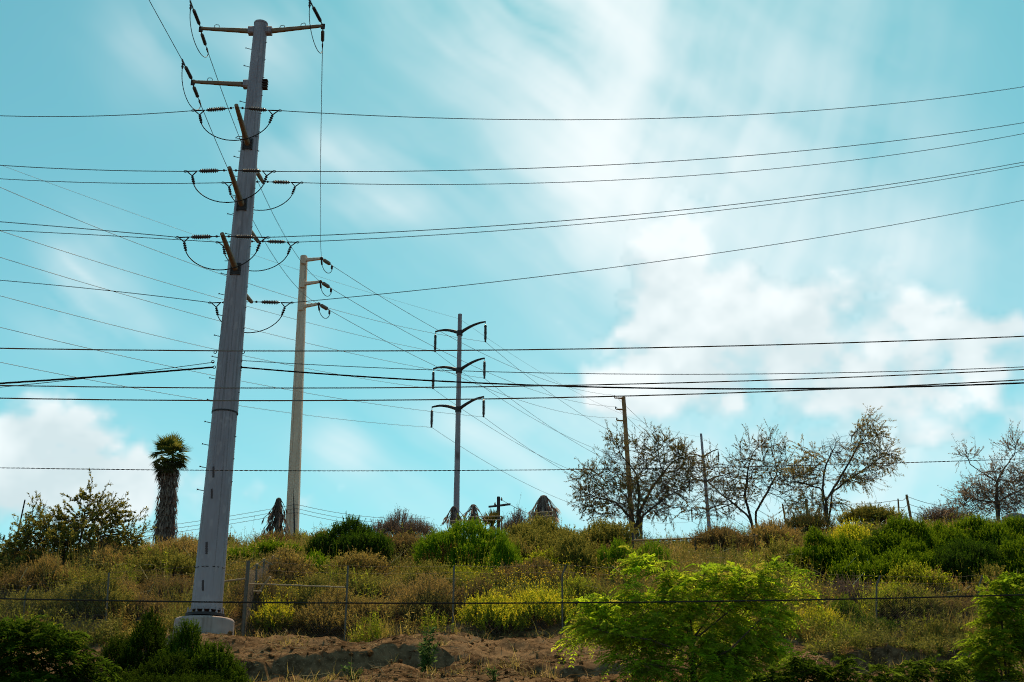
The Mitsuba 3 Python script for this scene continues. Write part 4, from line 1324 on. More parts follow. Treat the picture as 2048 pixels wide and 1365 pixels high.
order = ['m1', 'a', 'b', 'c', 'd', 'e', 'f', 'g', 'h', 'i', 'j', 'k']
for p_, q_ in zip(order[:-1], order[1:]):
    (t0, b0), (t1, b1) = posts[p_], posts[q_]
    ta, tb = b0 + (t0 - b0) * .86, b1 + (t1 - b1) * .86
    put(mesh_panel(b0 + UP * .03, b1 + UP * .03, tb, ta, r=.0034 if p_ in ('m1', 'a') else .0011), 'mat_fence', fe, 'mesh_panel', kind='stuff')
    for f_ in (.9, 1.0):
        put(tube(span(b0 + (t0 - b0) * f_, b1 + (t1 - b1) * f_, .03, 8), .004, 4), 'mat_wire', fe, 'barbed_strand', smooth=True)
prev = posts['c']
for t, b in c2:
    put(mesh_panel(prev[1], b, b + (t - b) * .9, prev[1] + (prev[0] - prev[1]) * .9, r=.0026), 'mat_fence', fe, 'mesh_panel', kind='stuff')
    prev = (t, b)

# ------------------------------------------------------------------ shrubs of the slope and the ridge
SH = [  # name, px, top, width, distance, kind, label, group
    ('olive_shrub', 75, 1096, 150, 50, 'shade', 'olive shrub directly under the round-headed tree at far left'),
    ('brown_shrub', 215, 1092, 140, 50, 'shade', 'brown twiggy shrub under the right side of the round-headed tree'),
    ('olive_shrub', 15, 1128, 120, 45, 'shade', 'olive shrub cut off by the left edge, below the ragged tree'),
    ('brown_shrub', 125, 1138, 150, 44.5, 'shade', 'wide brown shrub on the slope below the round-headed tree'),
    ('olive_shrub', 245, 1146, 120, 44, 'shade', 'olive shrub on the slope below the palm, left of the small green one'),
    ('brown_shrub', 335, 1158, 100, 42.5, 'brown', 'brown shrub just left of the grey pole, halfway down the slope'),
    ('olive_shrub', 60, 1190, 120, 40, 'olive', 'grey olive weed bush behind the leftmost bent fence post'),
    ('olive_shrub', 165, 1192, 120, 40, 'olive', 'grey olive weed bush left of the second fence post'),
    ('brown_shrub', 285, 1198, 110, 39.6, 'brown', 'dark brown weed bush between the second fence post and the grey pole'),
    ('olive_shrub', 740, 1160, 100, 42.5, 'olive', 'olive weed bush right of the rail end post, up the slope'),
    ('rust_shrub', 815, 1172, 100, 41.5, 'rust', 'rusty weed bush between two fence posts left of the mustard'),
    ('olive_shrub', 930, 1140, 110, 44, 'ygreen', 'yellow-green weed bush below the wide bright green shrub'),
    ('brown_shrub', 1020, 1138, 120, 44, 'brown', 'grey brown weed bush above the mustard bushes'),
    ('rust_shrub', 595, 1146, 90, 43, 'rust', 'rusty weed bush above the pale fence rail'),
    ('brown_shrub', 1640, 1178, 90, 41, 'brown', 'grey brown weed bush right of the feathery tree'),
    ('bare_shrub', 1700, 1160, 100, 42, 'grey', 'grey weed bush under the leftmost big green shrubs'),
    ('brown_shrub', 1835, 1180, 100, 41, 'brown', 'brown weed bush right of the yellow-green weed by the bent post'),
    ('dry_shrub', 275, 1098, 90, 58, 'rust', 'rusty dry clump on the ridge at the foot of the palm'),
    ('green_shrub', 330, 1112, 75, 52, 'green', 'small green shrub on the slope below the palm'),
    ('brown_shrub', 382, 1104, 70, 53, 'brown', 'dark brown shrub just left of the grey pole shaft'),
    ('dry_shrub', 372, 1078, 40, 59, 'rust', 'rusty tuft on the skyline just left of the grey pole'),
    ('dry_shrub', 452, 1082, 46, 59, 'rust', 'rusty tuft on the skyline just right of the grey pole'),
    ('green_shrub', 480, 1103, 80, 51, 'green', 'green shrub right of the grey pole above the corner post'),
    ('green_shrub', 548, 1100, 90, 52, 'green', 'green shrub on the slope below the slender dead palm'),
    ('brown_shrub', 550, 1070, 80, 60, 'brown', 'brown shrub around the foot of the slender dead palm'),
    ('brown_shrub', 600, 1072, 60, 61, 'olive', 'small olive shrub hiding the foot of the beige pole'),
    ('dry_shrub', 640, 1068, 40, 60, 'rust', 'dead brown clump on the skyline between the beige pole and the dark green shrub'),
    ('dark_shrub', 700, 1036, 150, 49, 'dark', 'tall dark green shrub on the ridge right of the beige pole'),
    ('green_shrub', 628, 1108, 64, 47, 'bright', 'small bright green shrub at the lower left of the tall dark shrub'),
    ('bare_shrub', 800, 1026, 125, 57, 'grey', 'grey leafless shrub on the skyline between the dark and the bright green shrubs'),
    ('brown_shrub', 800, 1072, 120, 51, 'brown', 'brown shrub below the grey leafless one'),
    ('bright_shrub', 935, 1040, 170, 48, 'bright', 'wide bright green shrub at the foot of the six-armed pole'),
    ('bright_shrub', 1005, 1074, 80, 46.5, 'bright', 'low bright green shrub at the right end of the wide bright one'),
    ('bare_shrub', 1035, 1020, 60, 60, 'grey', 'small grey bare shrub on the skyline right of the small crossarm pole'),
    ('olive_shrub', 1085, 1038, 150, 52, 'olive', 'broad olive shrub below the tent-shaped dead palm'),
    ('olive_shrub', 1150, 1072, 100, 47, 'olive', 'olive shrub at the lower right of the broad one'),
    ('olive_shrub', 1205, 1046, 120, 55, 'olive', 'dark olive shrub around the foot of the spreading tree'),
    ('bright_shrub', 1238, 1078, 74, 45, 'bright', 'upright bright green shrub behind the feathery tree, on its left'),
    ('bright_shrub', 1300, 1088, 95, 44.5, 'bright', 'bright green shrub rising behind the top of the feathery tree'),
    ('brown_shrub', 1440, 1058, 110, 54, 'brown', 'brown shrub under the open-crowned bare tree'),
    ('dry_shrub', 1548, 1046, 80, 55, 'tan', 'tan dry shrub right of the foot of the open-crowned tree'),
    ('olive_shrub', 1565, 1090, 80, 48, 'olive', 'grey olive shrub between the feathery tree and the big green shrubs'),
    ('dry_shrub', 1615, 1034, 90, 58, 'tan', 'golden dry clump on the skyline under the arching tree'),
    ('green_shrub', 1640, 1060, 110, 47, 'green', 'leftmost of the big green shrubs on the right slope'),
    ('yellow_shrub', 1705, 1052, 75, 50, 'yellow', 'yellow-flowered shrub between the big green shrubs'),
    ('green_shrub', 1735, 1098, 120, 43.5, 'green', 'low green shrub below the yellow-flowered one'),
    ('green_shrub', 1810, 1036, 140, 47, 'green', 'tallest of the big green shrubs, below the dark leaning fence post'),
    ('green_shrub', 1885, 1050, 120, 48, 'green', 'green shrub right of the tallest one'),
    ('green_shrub', 1965, 1034, 140, 47.5, 'green', 'green shrub on the skyline below the twiggy tree'),
    ('green_shrub', 2042, 1034, 130, 48, 'green', 'green shrub on the skyline at the right edge'),
    ('green_shrub', 1842, 1082, 130, 43.5, 'green', 'rounded green shrub in the front row below the tallest one'),
    ('green_shrub', 1938, 1078, 150, 43, 'dark', 'broad dark green shrub in the front row on the right slope'),
    ('green_shrub', 2040, 1082, 130, 43, 'green', 'green shrub in the front row at the right edge'),
    ('green_shrub', 1690, 1078, 110, 45, 'green', 'green shrub just below the yellow-flowered one, left of the front row'),
    ('green_shrub', 1770, 1062, 110, 45.5, 'dark', 'dark green shrub between the yellow-flowered one and the tallest green one'),
    ('green_shrub', 1912, 1060, 120, 45.5, 'green', 'green shrub in the middle row below the grey bare scrub'),
    ('green_shrub', 1995, 1062, 120, 45.2, 'dark', 'dark green shrub in the middle row below the twiggy tree'),
    ('green_shrub', 1790, 1108, 120, 42.6, 'green', 'lowest green shrub left of the centre of the front row'),
    ('olive_shrub', 1745, 1018, 110, 59, 'olive', 'olive scrub on the skyline right of the arching tree'),
    ('bare_shrub', 1890, 1018, 100, 59, 'grey', 'grey bare scrub on the skyline right of the leaning fence post'),
    ('mustard_shrub', 990, 1192, 120, 38.7, 'yellow', 'bright yellow-green mustard bush behind the fence, left one of the pair'),
    ('mustard_shrub', 1075, 1184, 130, 38.9, 'yellow', 'bright yellow-green mustard bush behind the fence, right one of the pair'),
    ('mustard_shrub', 1150, 1160, 110, 40, 'ygreen', 'yellow-green bush between the fence post and the feathery tree'),
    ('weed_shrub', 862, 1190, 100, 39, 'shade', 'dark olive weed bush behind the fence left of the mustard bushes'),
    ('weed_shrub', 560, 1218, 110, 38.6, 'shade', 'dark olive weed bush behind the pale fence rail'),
    ('weed_shrub', 650, 1206, 120, 38.8, 'rust', 'rusty weed bush behind the pale rail, left of its end post'),
    ('yellow_weed', 545, 1206, 66, 38.3, 'yellow', 'small bush with yellow flowers right of the corner post'),
    ('weed_shrub', 755, 1205, 120, 39.6, 'rust', 'rusty weed bush right of the rail end post'),
    ('green_weed', 1690, 1196, 60, 39.5, 'green', 'narrow green weed left of the bent fence post on the right'),
    ('green_weed', 1772, 1182, 56, 39.8, 'ygreen', 'yellow-green weed just right of the bent fence post'),
    ('yellow_weed', 1630, 1222, 80, 38.4, 'yellow', 'yellow weed at the right foot of the feathery tree'),
    ('green_weed', 1740, 1268, 80, 38.1, 'dark', 'dark green clump at the foot of the bent fence post'),
    ('weed_shrub', 1870, 1210, 120, 40, 'brown', 'brown weed bush between the bent fence post and the right-hand tree'),
    ('brown_shrub', 700, 1150, 110, 44, 'olive', 'olive weeds below the tall dark green shrub'),
]
for i, (nme, px, yt, w, Y, kd, lab) in enumerate(SH):
    shrub(nme, px, yt, w, Y, kd, lab, 100 + i, lobes=8 if w > 110 else 6)

rg = rs(777)
MARKS = [(20, 'leftmost bent fence post'), (120, 'round-headed tree'), (215, 'second fence post'), (330, 'palm'), (395, 'big grey pole'), (492, 'corner fence post'), (590, 'beige pole'), (696, 'rail end post'), (800, 'grey leafless shrub'),
         (906, 'six-armed pole'), (1000, 'small crossarm pole'), (1087, 'tent-shaped dead palm'), (1150, 'bent post by the feathery tree'), (1650, 'arching tree'), (1750, 'right bent fence post'), (1880, 'dark leaning ridge post'), (2000, 'right feathery tree')]
said = set()
cnt_ = 0
for x0, x1, n_s in ((-20, 375, 11), (500, 1190, 19), (1600, 2040, 7)):
    done = tries = 0
    while done < n_s and tries < 300:
        tries += 1
        px, Y = rg.uniform(x0, x1), rg.uniform(39.6, 49.5)
        if x0 > 1500 and Y > 41.5:
            continue
        kd = ['olive', 'ygreen', 'tan', 'rust', 'olive', 'tan', 'tan', 'brown'][rg.randint(8)]
        nm_, adj = {'olive': ('olive_scrub', 'olive'), 'ygreen': ('green_scrub', 'yellowish green'), 'brown': ('brown_scrub', 'dark brown'), 'rust': ('rusty_scrub', 'rusty'), 'tan': ('tan_scrub', 'golden tan')}[kd]
        near_ = min(MARKS, key=lambda m_: abs(m_[0] - px))[1]
        row = 'just behind the fence' if Y < 42.5 else 'halfway up the slope' if Y < 46 else 'near the ridge'
        lab = f'low {adj} scrub {row}, nearest the {near_}'
        if lab in said:
            continue
        said.add(lab)
        g = G(px, Y)
        hh = rg.uniform(.8, 1.5) * (1.0 if Y < 44 else .85)
        d_ = (g + UP * hh) - np.array([0, 0, EYE])
        yt = 682.5 - F * (-d_[1] * SP + d_[2] * CP) / (d_[1] * CP + d_[2] * SP)
        shrub(nm_, px, yt, rg.uniform(85, 150), Y, kd, lab, 1000 + cnt_, group=f'{adj} scrub on the slope', lobes=5)
        cnt_ += 1
        done += 1


# ------------------------------------------------------------------ feathery trees close to the road
def fronds(m, r, B, D, L, nl, ll, lw, cols, droop=.5):
    """Compound leaves: an arching rib with leaflets in two rows."""
    n = len(B)
    L = np.broadcast_to(L, n)
    t = (np.arange(nl) + .6) / nl
    side = unit(np.cross(D, UP) + r.randn(n, 3) * .25)
    nrm = unit(np.cross(side, D))
    rib = B[:, None] + D[:, None] * (L[:, None] * t)[..., None] - UP * (droop * L[:, None] * t ** 2)[..., None]
    along = unit(D[:, None] - UP * (2 * droop * t)[None, :, None])
    c0 = tint(r, cols, n, .2)
    for s in (-1, 1):
        d = unit(along * .75 + s * side[:, None] * .9 + r.randn(n, nl, 3) * .14)
        wl = ll * (1 - .55 * np.abs(t - .4))[None] * np.exp(r.randn(n, nl) * .15)
        c = np.repeat(c0[:, None], nl, 1) * np.exp(r.randn(n, nl, 1) * .12)
        leaves(m, rib.reshape(-1, 3), d.reshape(-1, 3), np.repeat(nrm[:, None], nl, 1).reshape(-1, 3) + r.randn(n * nl, 3) * .3, wl.ravel(), lw, c.reshape(-1, 3))
    v, f = frusta(B, rib[:, -1], .004, .002, 3)
    m.add(v, f, np.array(cols[0]) * .7)


def feathery(name, label, Y, base_px, ells, stems_px, seed, natt, cols, per=3.2, step=.14, L=.34, category='tree'):
    r = rs(seed)
    att = crown_points(r, ells, Y, natt)
    gb = G(base_px, Y)
    stems = []
    for st in stems_px:
        p = [np.array([gb[0] + r.randn() * .05, Y + r.randn() * .05, gb[2] - .25])] + [P(x, y, Y + dy) for x, y, dy in st]
        p = np.array(p)
        seg = np.concatenate([[0], np.cumsum(np.linalg.norm(np.diff(p, axis=0), axis=1))])
        t = np.arange(0, seg[-1], step)
        stems.append(np.column_stack([np.interp(t, seg, p[:, k]) for k in range(3)]))
    an = meshkit.fbm(att * .75 + seed, 2, seed + 1)
    att = att[an > np.quantile(an, .34)]
    N, par = colonize(gb, att, step, 2.2, step * 1.7, seed, stems)
    n = len(N)
    acc, rad_ = np.zeros(n), np.zeros(n)
    for i in range(n - 1, -1, -1):
        rad_[i] = max(acc[i], .005 ** 2.2) ** (1 / 2.2)
        if par[i] >= 0:
            acc[par[i]] += rad_[i] ** 2.2
    i = np.nonzero(par >= 0)[0]
    mt = Mesh()
    v, f = frusta(N[par[i]], N[i], np.minimum(rad_[par[i]], rad_[i] * 1.4), rad_[i], 6)
    mt.add(v, f, (.06, .045, .032))
    key = thing(name, label, category)
    put(mt, 'mat_bark', key, 'trunk')
    thin = np.nonzero((rad_ < .016) & (par >= 0))[0]
    pn = meshkit.fbm(N[thin] * 1.5 + seed, 2, seed)
    thin = thin[pn > np.quantile(pn, .1)]
    src = np.repeat(thin, r.poisson(per, len(thin)))
    gd = unit(N[src] - N[par[src]])
    ctr_ = N[thin].mean(0)
    D = unit(gd * .35 + unit((N[src] - ctr_) * np.array([1, 1, .3])) * .25 + rand_dir(r, len(src)) * np.array([1, 1, .4]) + UP * .2)
    B = N[src] + rand_dir(r, len(src)) * .05
    m = Mesh()
    fronds(m, r, B, D, L * np.exp(r.randn(len(src)) * .25), 9, .125, .036, cols, .55)
    put(m, 'mat_leaf_glow', key, 'crown')


FEATH = [(0.264, 0.4092, 0.014), (0.336, 0.465, 0.018), (0.176, 0.3069, 0.014), (0.384, 0.465, 0.025), (0.12, 0.2139, 0.014), (0.176, 0.279, 0.018), (0.288, 0.279, 0.04)]
FEATHD = [(0.075, 0.15, 0.015), (0.0562, 0.1187, 0.0125), (0.1063, 0.1875, 0.0187)]
feathery('feathery_tree', 'bright yellow-green feathery-leaved tree in front of the fence, largest foreground plant', 27.5, 1385,
         [(1385, 1265, 70, 40), (1200, 1235, 60, 45), (1190, 1290, 50, 40), (1410, 1360, 130, 40), (1250, 1360, 90, 30), (1520, 1300, 60, 40), (1600, 1180, 30, 25), (1350, 1150, 50, 30), (1175, 1340, 40, 22), (1420, 1330, 110, 50), (1260, 1340, 80, 40), (1270, 1200, 90, 55), (1400, 1180, 100, 60), (1520, 1180, 75, 45), (1300, 1125, 60, 26), (1345, 1100, 34, 16), (1500, 1145, 60, 18), (1560, 1128, 34, 10), (1240, 1270, 75, 45), (1330, 1270, 95, 55), (1500, 1240, 85, 40), (1230, 1310, 60, 30), (1560, 1200, 45, 40), (1360, 1330, 110, 45), (1330, 1088, 26, 8), (1150, 1285, 30, 22), (1165, 1335, 40, 20), (1440, 1290, 80, 35), (1580, 1145, 30, 18), (1180, 1255, 30, 25)],
         [[(1386, 1290, 0), (1380, 1230, .1), (1400, 1180, .2)], [(1384, 1300, .2), (1330, 1240, .4), (1280, 1200, .5)], [(1388, 1280, -.2), (1450, 1230, -.4), (1510, 1180, -.4)], [(1380, 1310, -.3), (1300, 1280, -.7), (1230, 1270, -.8), (1180, 1255, -.8)], [(1380, 1340, -.2), (1300, 1330, -.5), (1220, 1315, -.6)], [(1390, 1335, -.2), (1460, 1300, -.6), (1530, 1230, -.6)], [(1385, 1290, .2), (1340, 1180, .3), (1320, 1120, .3)], [(1385, 1280, .1), (1450, 1190, .4), (1480, 1140, .4)]],
         61, 2600, FEATH, per=3.9, L=.46)
feathery('feathery_tree', 'darker feathery-leaved tree cut off by the right edge of the picture', 26.5, 2010,
         [(2010, 1200, 65, 50), (1965, 1240, 45, 40), (2040, 1260, 70, 60), (1970, 1310, 55, 50), (2060, 1180, 50, 40), (2020, 1340, 70, 50), (1950, 1345, 45, 40), (1945, 1210, 30, 30), (2090, 1270, 60, 70)],
         [[(2010, 1320, 0), (2005, 1260, 0), (2000, 1210, .1)], [(2020, 1310, .2), (2050, 1240, .3)], [(2000, 1330, -.2), (1970, 1290, -.3)]],
         62, 1300, [(.16, .25, .012), (.2, .28, .014), (.11, .19, .01)], per=5.2, L=.38)
feathery('feathery_bush', 'dark feathery bush in the bottom left corner', 23.0, 70,
         [(30, 1275, 60, 35), (110, 1280, 60, 30), (60, 1310, 85, 50), (140, 1325, 80, 45), (-20, 1300, 70, 60), (40, 1262, 60, 20), (100, 1380, 140, 50), (190, 1345, 40, 40), (-40, 1370, 80, 60)],
         [[(70, 1360, 0), (60, 1310, 0)], [(90, 1370, .2), (130, 1330, .3)], [(40, 1370, -.2), (-10, 1310, -.2)]],
         63, 2200, [(.036, .072, .006), (.028, .058, .005), (.055, .098, .008)], per=5, L=.32, category='bush')
feathery('feathery_bush', 'dark low bush along the bottom edge, right of the large feathery tree', 24.0, 1720,
         [(1640, 1320, 80, 22), (1760, 1335, 70, 20), (1870, 1340, 60, 25), (1680, 1350, 90, 35), (1600, 1345, 60, 35), (1770, 1362, 90, 30), (1850, 1375, 60, 25), (1540, 1360, 45, 30)],
         [[(1700, 1375, 0), (1670, 1350, 0)], [(1720, 1380, .2), (1770, 1360, .3)], [(1690, 1380, -.2), (1600, 1350, -.2)]],
         64, 1300, [(.042, .08, .007), (.032, .062, .006), (.07, .115, .01)], per=5, L=.30, category='bush')
SPEC['front'] = ([(.03, .062, .005), (.038, .075, .006), (.024, .048, .004)], [(.07, .125, .008), (.055, .10, .008)], 140, 28, .055, .02, .22, .5, .95, 'mat_leaf', 20)
SPEC['frontd'] = ([(.018, .036, .004), (.024, .044, .004), (.015, .028, .003)], [(.032, .06, .005)], 140, 28, .055, .02, .22, .45, .95, 'mat_leaf', 30)
for i, (nme, px, yt, w, Y, kd, lab) in enumerate([
        ('upright_bush', 285, 1222, 160, 25.5, 'frontd', 'dark upright bush in front of the concrete footing, on its left'),
        ('upright_bush', 365, 1240, 120, 25.0, 'front', 'green upright bush directly in front of the concrete footing'),
        ('upright_bush', 430, 1285, 110, 24.6, 'front', 'green bush at the right end of the clump before the footing'),
        ('upright_bush', 330, 1305, 270, 24.0, 'frontd', 'dark low bush at the bottom edge below the clump before the footing')]):
    shrub(nme, px, yt, w, Y, kd, lab, 300 + i, lobes=8)

# small plants on the bare bank
def rosette(name, label, px, Y, h, w, n, seed, cols, L=.12):
    r = rs(seed)
    g = G(px, Y)
    k = thing(name, label, 'plant')
    ns = 9
    a = r.uniform(0, 2 * np.pi, ns)
    tip = g + np.column_stack([np.cos(a) * w * r.rand(ns), np.sin(a) * w * r.rand(ns), h * r.uniform(.5, 1, ns)])
    ms = Mesh()
    v, f = frusta(np.repeat(g[None] - UP * .05, ns, 0), tip, .009, .005, 5)
    ms.add(v, f, (.06, .09, .02))
    put(ms, 'mat_bark', k, 'stem')
    i = r.randint(ns, size=n)
    t = r.rand(n, 1) ** .7
    pos = g + (tip[i] - g) * t
    d = unit(rand_dir(r, n) * np.array([1, 1, .4]) + UP * .25)
    m = Mesh()
    leaves(m, pos, d, UP + r.randn(n, 3) * .5, L * np.exp(r.randn(n) * .25), L * .6, tint(r, cols, n, .25), .1)
    put(m, 'mat_leaf', k, 'leaves')


BROAD = [(.06, .11, .03), (.09, .15, .05), (.045, .085, .02)]
rosette('leafy_weed', 'leafy green weed growing on the bare bank below the fence', 850, 31.0, 1.25, .55, 420, 71, BROAD)
rosette('leafy_weed', 'small green weed on the bank below the eroded ledge', 705, 29.5, .55, .3, 150, 72, BROAD, .09)
rosette('leafy_weed', 'tiny pale weed at the bottom edge in the middle of the bank', 990, 27.6, .3, .3, 90, 73, BROAD, .07)
rosette('leafy_weed', 'low weed at the top of the right-hand ledge', 1880, 33.9, .5, .4, 150, 74, [(.16, .15, .03), (.1, .12, .03)], .08)


# ------------------------------------------------------------------ grasses and weeds that nobody could count
def blades(m, r, B, D, L, W, cols, bend=.4):
    """Narrow bent blades: three triangles each."""
    n = len(B)
    D = unit(D)
    s = unit(np.cross(D, rand_dir(r, n)))
    lean = unit(rand_dir(r, n) * np.array([1, 1, .2])) * bend
    L = np.broadcast_to(L, n)[:, None]
    W = np.broadcast_to(W, n)[:, None]
    mid = B + D * L * .55
    tip = mid + unit(D + lean) * L * .5
    v = np.stack([B - s * W * .5, B + s * W * .5, mid + s * W * .4, mid - s * W * .4, tip], 1).reshape(-1, 3)
    k = (np.arange(n) * 5)[:, None]
    f = np.vstack([k + [0, 1, 2], k + [0, 2, 3], k + [3, 2, 4]])
    m.add(v, f, np.repeat(cols, 5, 0))


def scatter(r, n, x0, x1, y0, y1):
    y = r.uniform(y0, y1, n)
    x = r.uniform(x0, x1, n) * (y / 46)
    return x, y


def stuff(name, label, category, mat, fill):
    k = thing(name, label, category, kind='stuff')
    m = Mesh()
    fill(m)
    put(m, mat, key=k)


FOOT = np.array([(g_[0], g_[1], w_, h_) for g_, w_, h_ in FOOTS])


def clear_of_shrubs(x, y):
    ok = np.ones(len(x), bool)
    for gx_, gy_, w_, h_ in FOOT:
        ok &= ~((np.abs(x - gx_) < w_ * .5) & (y > gy_ - .6 - np.where(gy_ > 42, 1.5, 1.6) * h_) & (y < gy_ + w_ * .35))
    return ok


def patch(x, y, s, seed):
    return meshkit.fbm(np.stack([x * s, y * s, 0 * x], -1), 3, seed)


def dry_grass(m):
    r = rs(81)
    x, y = scatter(r, 42000, -33, 33, 38.4, 62)
    xa, ya = scatter(r, 2600, -7.6, 24, 36.6, 38.6)
    x, y = np.concatenate([x, xa]), np.concatenate([y, ya])
    keep = (patch(x, y, .35, 3) > .30) & clear_of_shrubs(x, y)
    x, y = x[keep], y[keep]
    z = H(x, y)
    n = len(x)
    k = 4
    B = np.repeat(np.column_stack([x, y, z - .03]), k, 0) + r.randn(n * k, 3) * np.array([.09, .09, 0])
    D = unit(UP + r.randn(n * k, 3) * .28)
    tall = np.repeat((.28 + .7 * np.clip(patch(x, y, .5, 7) - .25, 0, 1)) * np.interp(y, [38, 42, 46, 62], [1.3, .9, .7, .6]), k)
    pc = np.repeat(patch(x, y, .3, 12), k)[:, None]
    c = tint(r, TAN, n * k, .25) * (1 - np.clip((pc - .45) * 3, 0, 1)) + tint(r, RUST + OLIVE, n * k, .25) * np.clip((pc - .45) * 3, 0, 1)
    blades(m, r, B, D, tall * np.exp(r.randn(n * k) * .3), .016, c, .5)


def weeds(m):
    """Tall stalky weeds with small leaves, thickest just behind the fence."""
    r = rs(82)
    xs, ys = scatter(r, 7200, -32, 32, 38.5, 47)
    x2, y2 = scatter(r, 3600, -32, 32, 46, 60)
    x3, y3 = scatter(r, 2600, -7.6, 24, 36.6, 38.8)
    x4, y4 = scatter(r, 900, -22, -11.5, 36.0, 38.8)
    x5, y5 = scatter(r, 900, 11, 24, 33.6, 37)
    x, y = np.concatenate([xs, x2, x3, x4, x5]), np.concatenate([ys, y2, y3, y4, y5])
    keep = clear_of_shrubs(x, y)
    x, y = x[keep], y[keep]
    n = len(x)
    hgt = np.interp(y, [33, 36.5, 38, 40, 43, 46, 60], [.3, .5, .95, 1.3, .95, .6, .42]) * np.exp(r.randn(n) * .25) * (.45 + 1.1 * sst(.3, .7, patch(x, y, .8, 31)))
    k = 3
    B = np.repeat(np.column_stack([x, y, H(x, y) - .03]), k, 0) + r.randn(n * k, 3) * np.array([.05, .05, 0])
    D = unit(UP + r.randn(n * k, 3) * .2)
    L = np.repeat(hgt, k) * r.uniform(.6, 1.1, n * k)
    kind = np.repeat(patch(x, y, .28, 44), k)
    cols = np.where((kind < .30)[:, None], tint(r, RUST + TAN, n * k), np.where((kind < .54)[:, None], tint(r, OLIVE + [(.15, .14, .05)], n * k), np.where((kind < .66)[:, None], tint(r, YGREEN + OLIVE, n * k), tint(r, TAN + OLIVE, n * k))))
    v, f = frusta(B, B + D * L[:, None], .006, .0025, 3)
    m.add(v, f, np.repeat(cols * .85, 6, 0))
    q = 13
    s = r.rand(n * k, q) ** .75
    pos = (B[:, None] + D[:, None] * (L[:, None] * s)[..., None]).reshape(-1, 3)
    d = unit(np.repeat(D, q, 0) * .5 + rand_dir(r, n * k * q))
    pos += d * r.rand(len(pos), 1) * .06
    c = np.repeat(cols, q, 0) * np.exp(r.randn(len(pos), 1) * .15)
    leaves(m, pos, d, rand_dir(r, len(pos)), .085 * np.exp(r.randn(len(pos)) * .3), .026, np.clip(c, 0, .8))


def seed_heads(m):
    r = rs(83)
    x, y = scatter(r, 5200, -23, 23, 38.6, 56)
    keep = (patch(x, y, .45, 51) > .5) & clear_of_shrubs(x, y)
    x, y = x[keep], y[keep]
    n = len(x)
    h = np.interp(y, [38, 41, 44, 47, 56], [1.2, 1.3, 1.0, .65, .5]) * r.uniform(.6, 1.15, n)
    B = np.column_stack([x, y, H(x, y)])
    D = unit(UP + r.randn(n, 3) * .22)
    v, f = frusta(B, B + D * h[:, None], .004, .003, 3)
    m.add(v, f, (.3, .22, .1))
    col = tint(r, [(.4, .3, .13), (.3, .2, .08), (.5, .42, .26)], n, .2)
    for _ in range(3):
        leaves(m, B + D * h[:, None] + r.randn(n, 3) * .015, rand_dir(r, n) * .6 + D, rand_dir(r, n), .045, .018, col)


def stalks(m):
    r = rs(84)
    x, y = scatter(r, 130, -20, 22, 38.8, 46)
    n = len(x)
    B = np.column_stack([x, y, H(x, y) + r.uniform(.2, 1.1, n)])
    D = unit(np.column_stack([r.randn(n), r.randn(n) * .4, r.randn(n) * .5 + .35]))
    v, f = frusta(B, B + D * r.uniform(.3, .8, (n, 1)), .012, .006, 5)
    m.add(v, f, np.repeat(tint(r, [(.52, .43, .25), (.4, .3, .15)], n, .2), 10, 0))


def yellow_flowers(m):
    r = rs(85)
    pts = []
    for px, Y, n, w in ((985, 39.5, 240, 1.2), (1065, 40, 300, 1.5), (1140, 40.5, 150, 1.4), (550, 39.0, 260, .7), (1625, 38.8, 260, .8), (1705, 47.6, 260, 1.2), (1000, 42.0, 120, 2.5), (1150, 43, 120, 2.5), (1800, 40, 90, 2.2)):
        g = G(px, Y)
        x, y = g[0] + r.randn(n) * w * .5, Y + r.randn(n) * .5
        z = H(x, y) + np.clip(r.normal(.85, .28, n), .15, 1.5) * (1.25 if Y < 42 else .9)
        pts.append(np.column_stack([x, y, z]))
    p = np.vstack(pts)
    n = len(p)
    for _ in range(2):
        leaves(m, p + r.randn(n, 3) * .02, rand_dir(r, n), rand_dir(r, n), .038, .028, tint(r, [(.55, .45, .03), (.45, .42, .03), (.6, .42, .02)], n, .2))
    v, f = frusta(p - UP * .35 + r.randn(n, 3) * .05, p, .003, .003, 3)
    m.add(v, f, (.14, .17, .03))


def litter(m):
    """Twigs, clods and straw on the bare bank."""
    r = rs(86)
    n = 6500
    y = r.uniform(24, 38.3, n)
    x = r.uniform(-15, 16, n) * (y / 33)
    a = r.uniform(0, np.pi, n)
    L = .06 + .3 * r.rand(n) ** 3
    d = np.column_stack([np.cos(a), np.sin(a), r.randn(n) * .12]) * L[:, None]
    p = np.column_stack([x, y, H(x, y) + .015])
    v, f = frusta(p - d, p + d, .008, .005, 4)
    m.add(v, f, np.repeat(tint(r, [(.22, .15, .075), (.1, .06, .03), (.32, .24, .13), (.03, .018, .01), (.03, .018, .01)], n, .25), 8, 0))


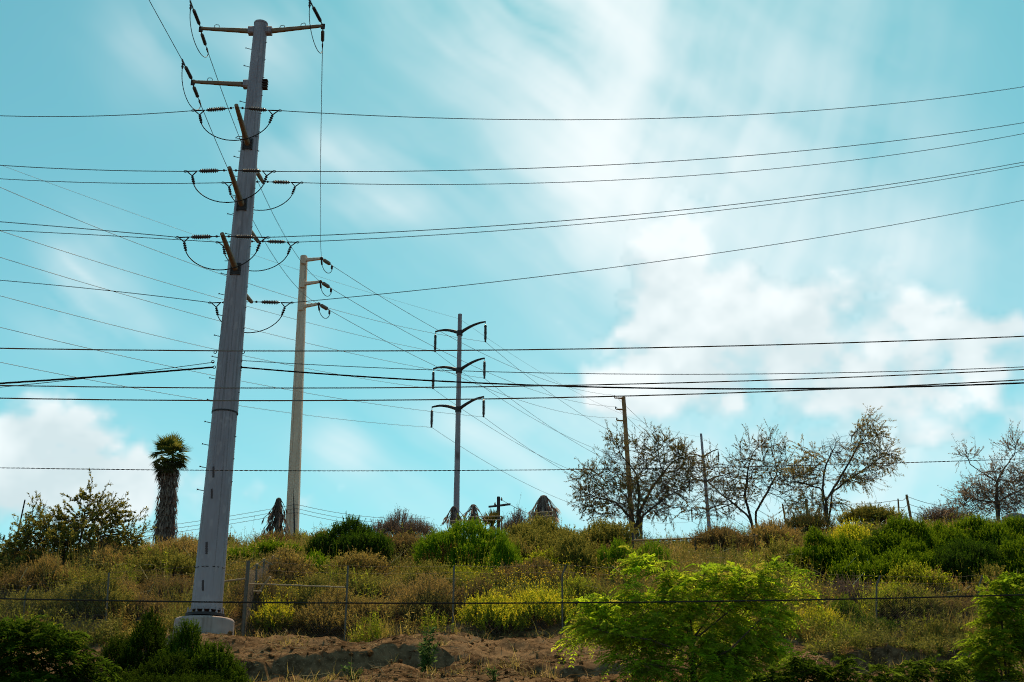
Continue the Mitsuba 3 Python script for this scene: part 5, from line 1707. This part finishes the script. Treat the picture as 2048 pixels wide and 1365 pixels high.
def branches(m):
    """Broken branches and long dry stems lying on the bank."""
    r = rs(91)
    for _ in range(150):
        y = r.uniform(25, 38)
        x = r.uniform(-14, 15) * y / 33
        a = r.uniform(0, 2 * np.pi)
        p = np.array([x, y, ground(x, y) + .02])
        c = tint(r, [(.3, .215, .11), (.2, .13, .06), (.05, .03, .016), (.36, .28, .16)], 1, .25)[0]
        L = r.uniform(.12, .3)
        rad_b = r.uniform(.006, .014)
        for q_ in range(r.randint(2, 6)):
            a += r.randn() * .35
            e = p + np.array([math.cos(a), math.sin(a) * .8, 0]) * L
            e[2] = ground(e[0], e[1]) + r.uniform(.01, .16)
            v, f = frusta([p], [e], rad_b, rad_b * .8, 5)
            m.add(v, f, c)
            if r.rand() < .5:
                v, f = frusta([e], [e + np.array([r.randn() * .16, r.randn() * .1, r.uniform(.02, .2)])], rad_b * .6, rad_b * .3, 4)
                m.add(v, f, c)
            p, rad_b = e, rad_b * .82


def clods(m):
    r = rs(87)
    n = 5200
    y = r.uniform(24.5, 38.2, n)
    x = r.uniform(-15, 16, n) * (y / 33)
    s = .01 + .06 * r.rand(n) ** 8
    ico = trimesh.creation.icosphere(1, 1.0)
    V = np.array(ico.vertices)[None] * (1 + .35 * r.randn(n, len(ico.vertices), 1) * .6)
    V = V * (s[:, None] * np.exp(r.randn(n, 3) * .25))[:, None, :] + np.column_stack([x, y, H(x, y) + s * .3])[:, None]
    f = (np.array(ico.faces)[None] + (np.arange(n) * len(ico.vertices))[:, None, None]).reshape(-1, 3)
    m.add(V.reshape(-1, 3), f, np.repeat(tint(r, [(.085, .045, .02), (.05, .026, .012), (.13, .08, .038)], n, .2), len(ico.vertices), 0))


def bank_grass(m):
    r = rs(88)
    n = 5200
    y = r.uniform(24, 38.6, n)
    x = r.uniform(-15, 16, n) * (y / 33)
    keep = patch(x, y, .5, 61) + .25 * sst(36.8, 38.4, y) + .12 * sst(3, 8, x) > .62
    x, y = x[keep], y[keep]
    n, k = len(x), 6
    B = np.repeat(np.column_stack([x, y, H(x, y) - .02]), k, 0) + r.randn(n * k, 3) * np.array([.06, .06, 0])
    blades(m, r, B, UP + r.randn(n * k, 3) * .5, .22 * np.exp(r.randn(n * k) * .4), .012, tint(r, TAN + [(.42, .32, .16), (.1, .12, .03)], n * k, .25), .7)


stuff('dry_grass', 'tan and rusty dry grass covering the slope behind the fence', 'grass', 'mat_dry', dry_grass)
stuff('tall_weeds', 'tall stalky weeds and brush behind the chain-link fence', 'weeds', 'mat_dry', weeds)
stuff('seed_heads', 'pale dry seed heads standing above the weeds', 'weeds', 'mat_dry', seed_heads)
stuff('dead_stalks', 'pale dead stalks lying across the weeds behind the fence', 'weeds', 'mat_bark', stalks)
stuff('yellow_flowers', 'yellow mustard flowers among the weeds behind the fence', 'flowers', 'mat_leaf_glow', yellow_flowers)
stuff('dead_twigs', 'dry twigs and straw scattered on the bare dirt bank', 'debris', 'mat_bark', litter)
stuff('fallen_branches', 'broken branches and long dry stems lying on the bare bank', 'branches', 'mat_bark', branches)
stuff('dirt_clods', 'small stones and clods on the bare dirt bank', 'stones', 'mat_bark', clods)
stuff('bank_grass', 'sparse dry grass tufts on the bare dirt bank', 'grass', 'mat_dry', bank_grass)
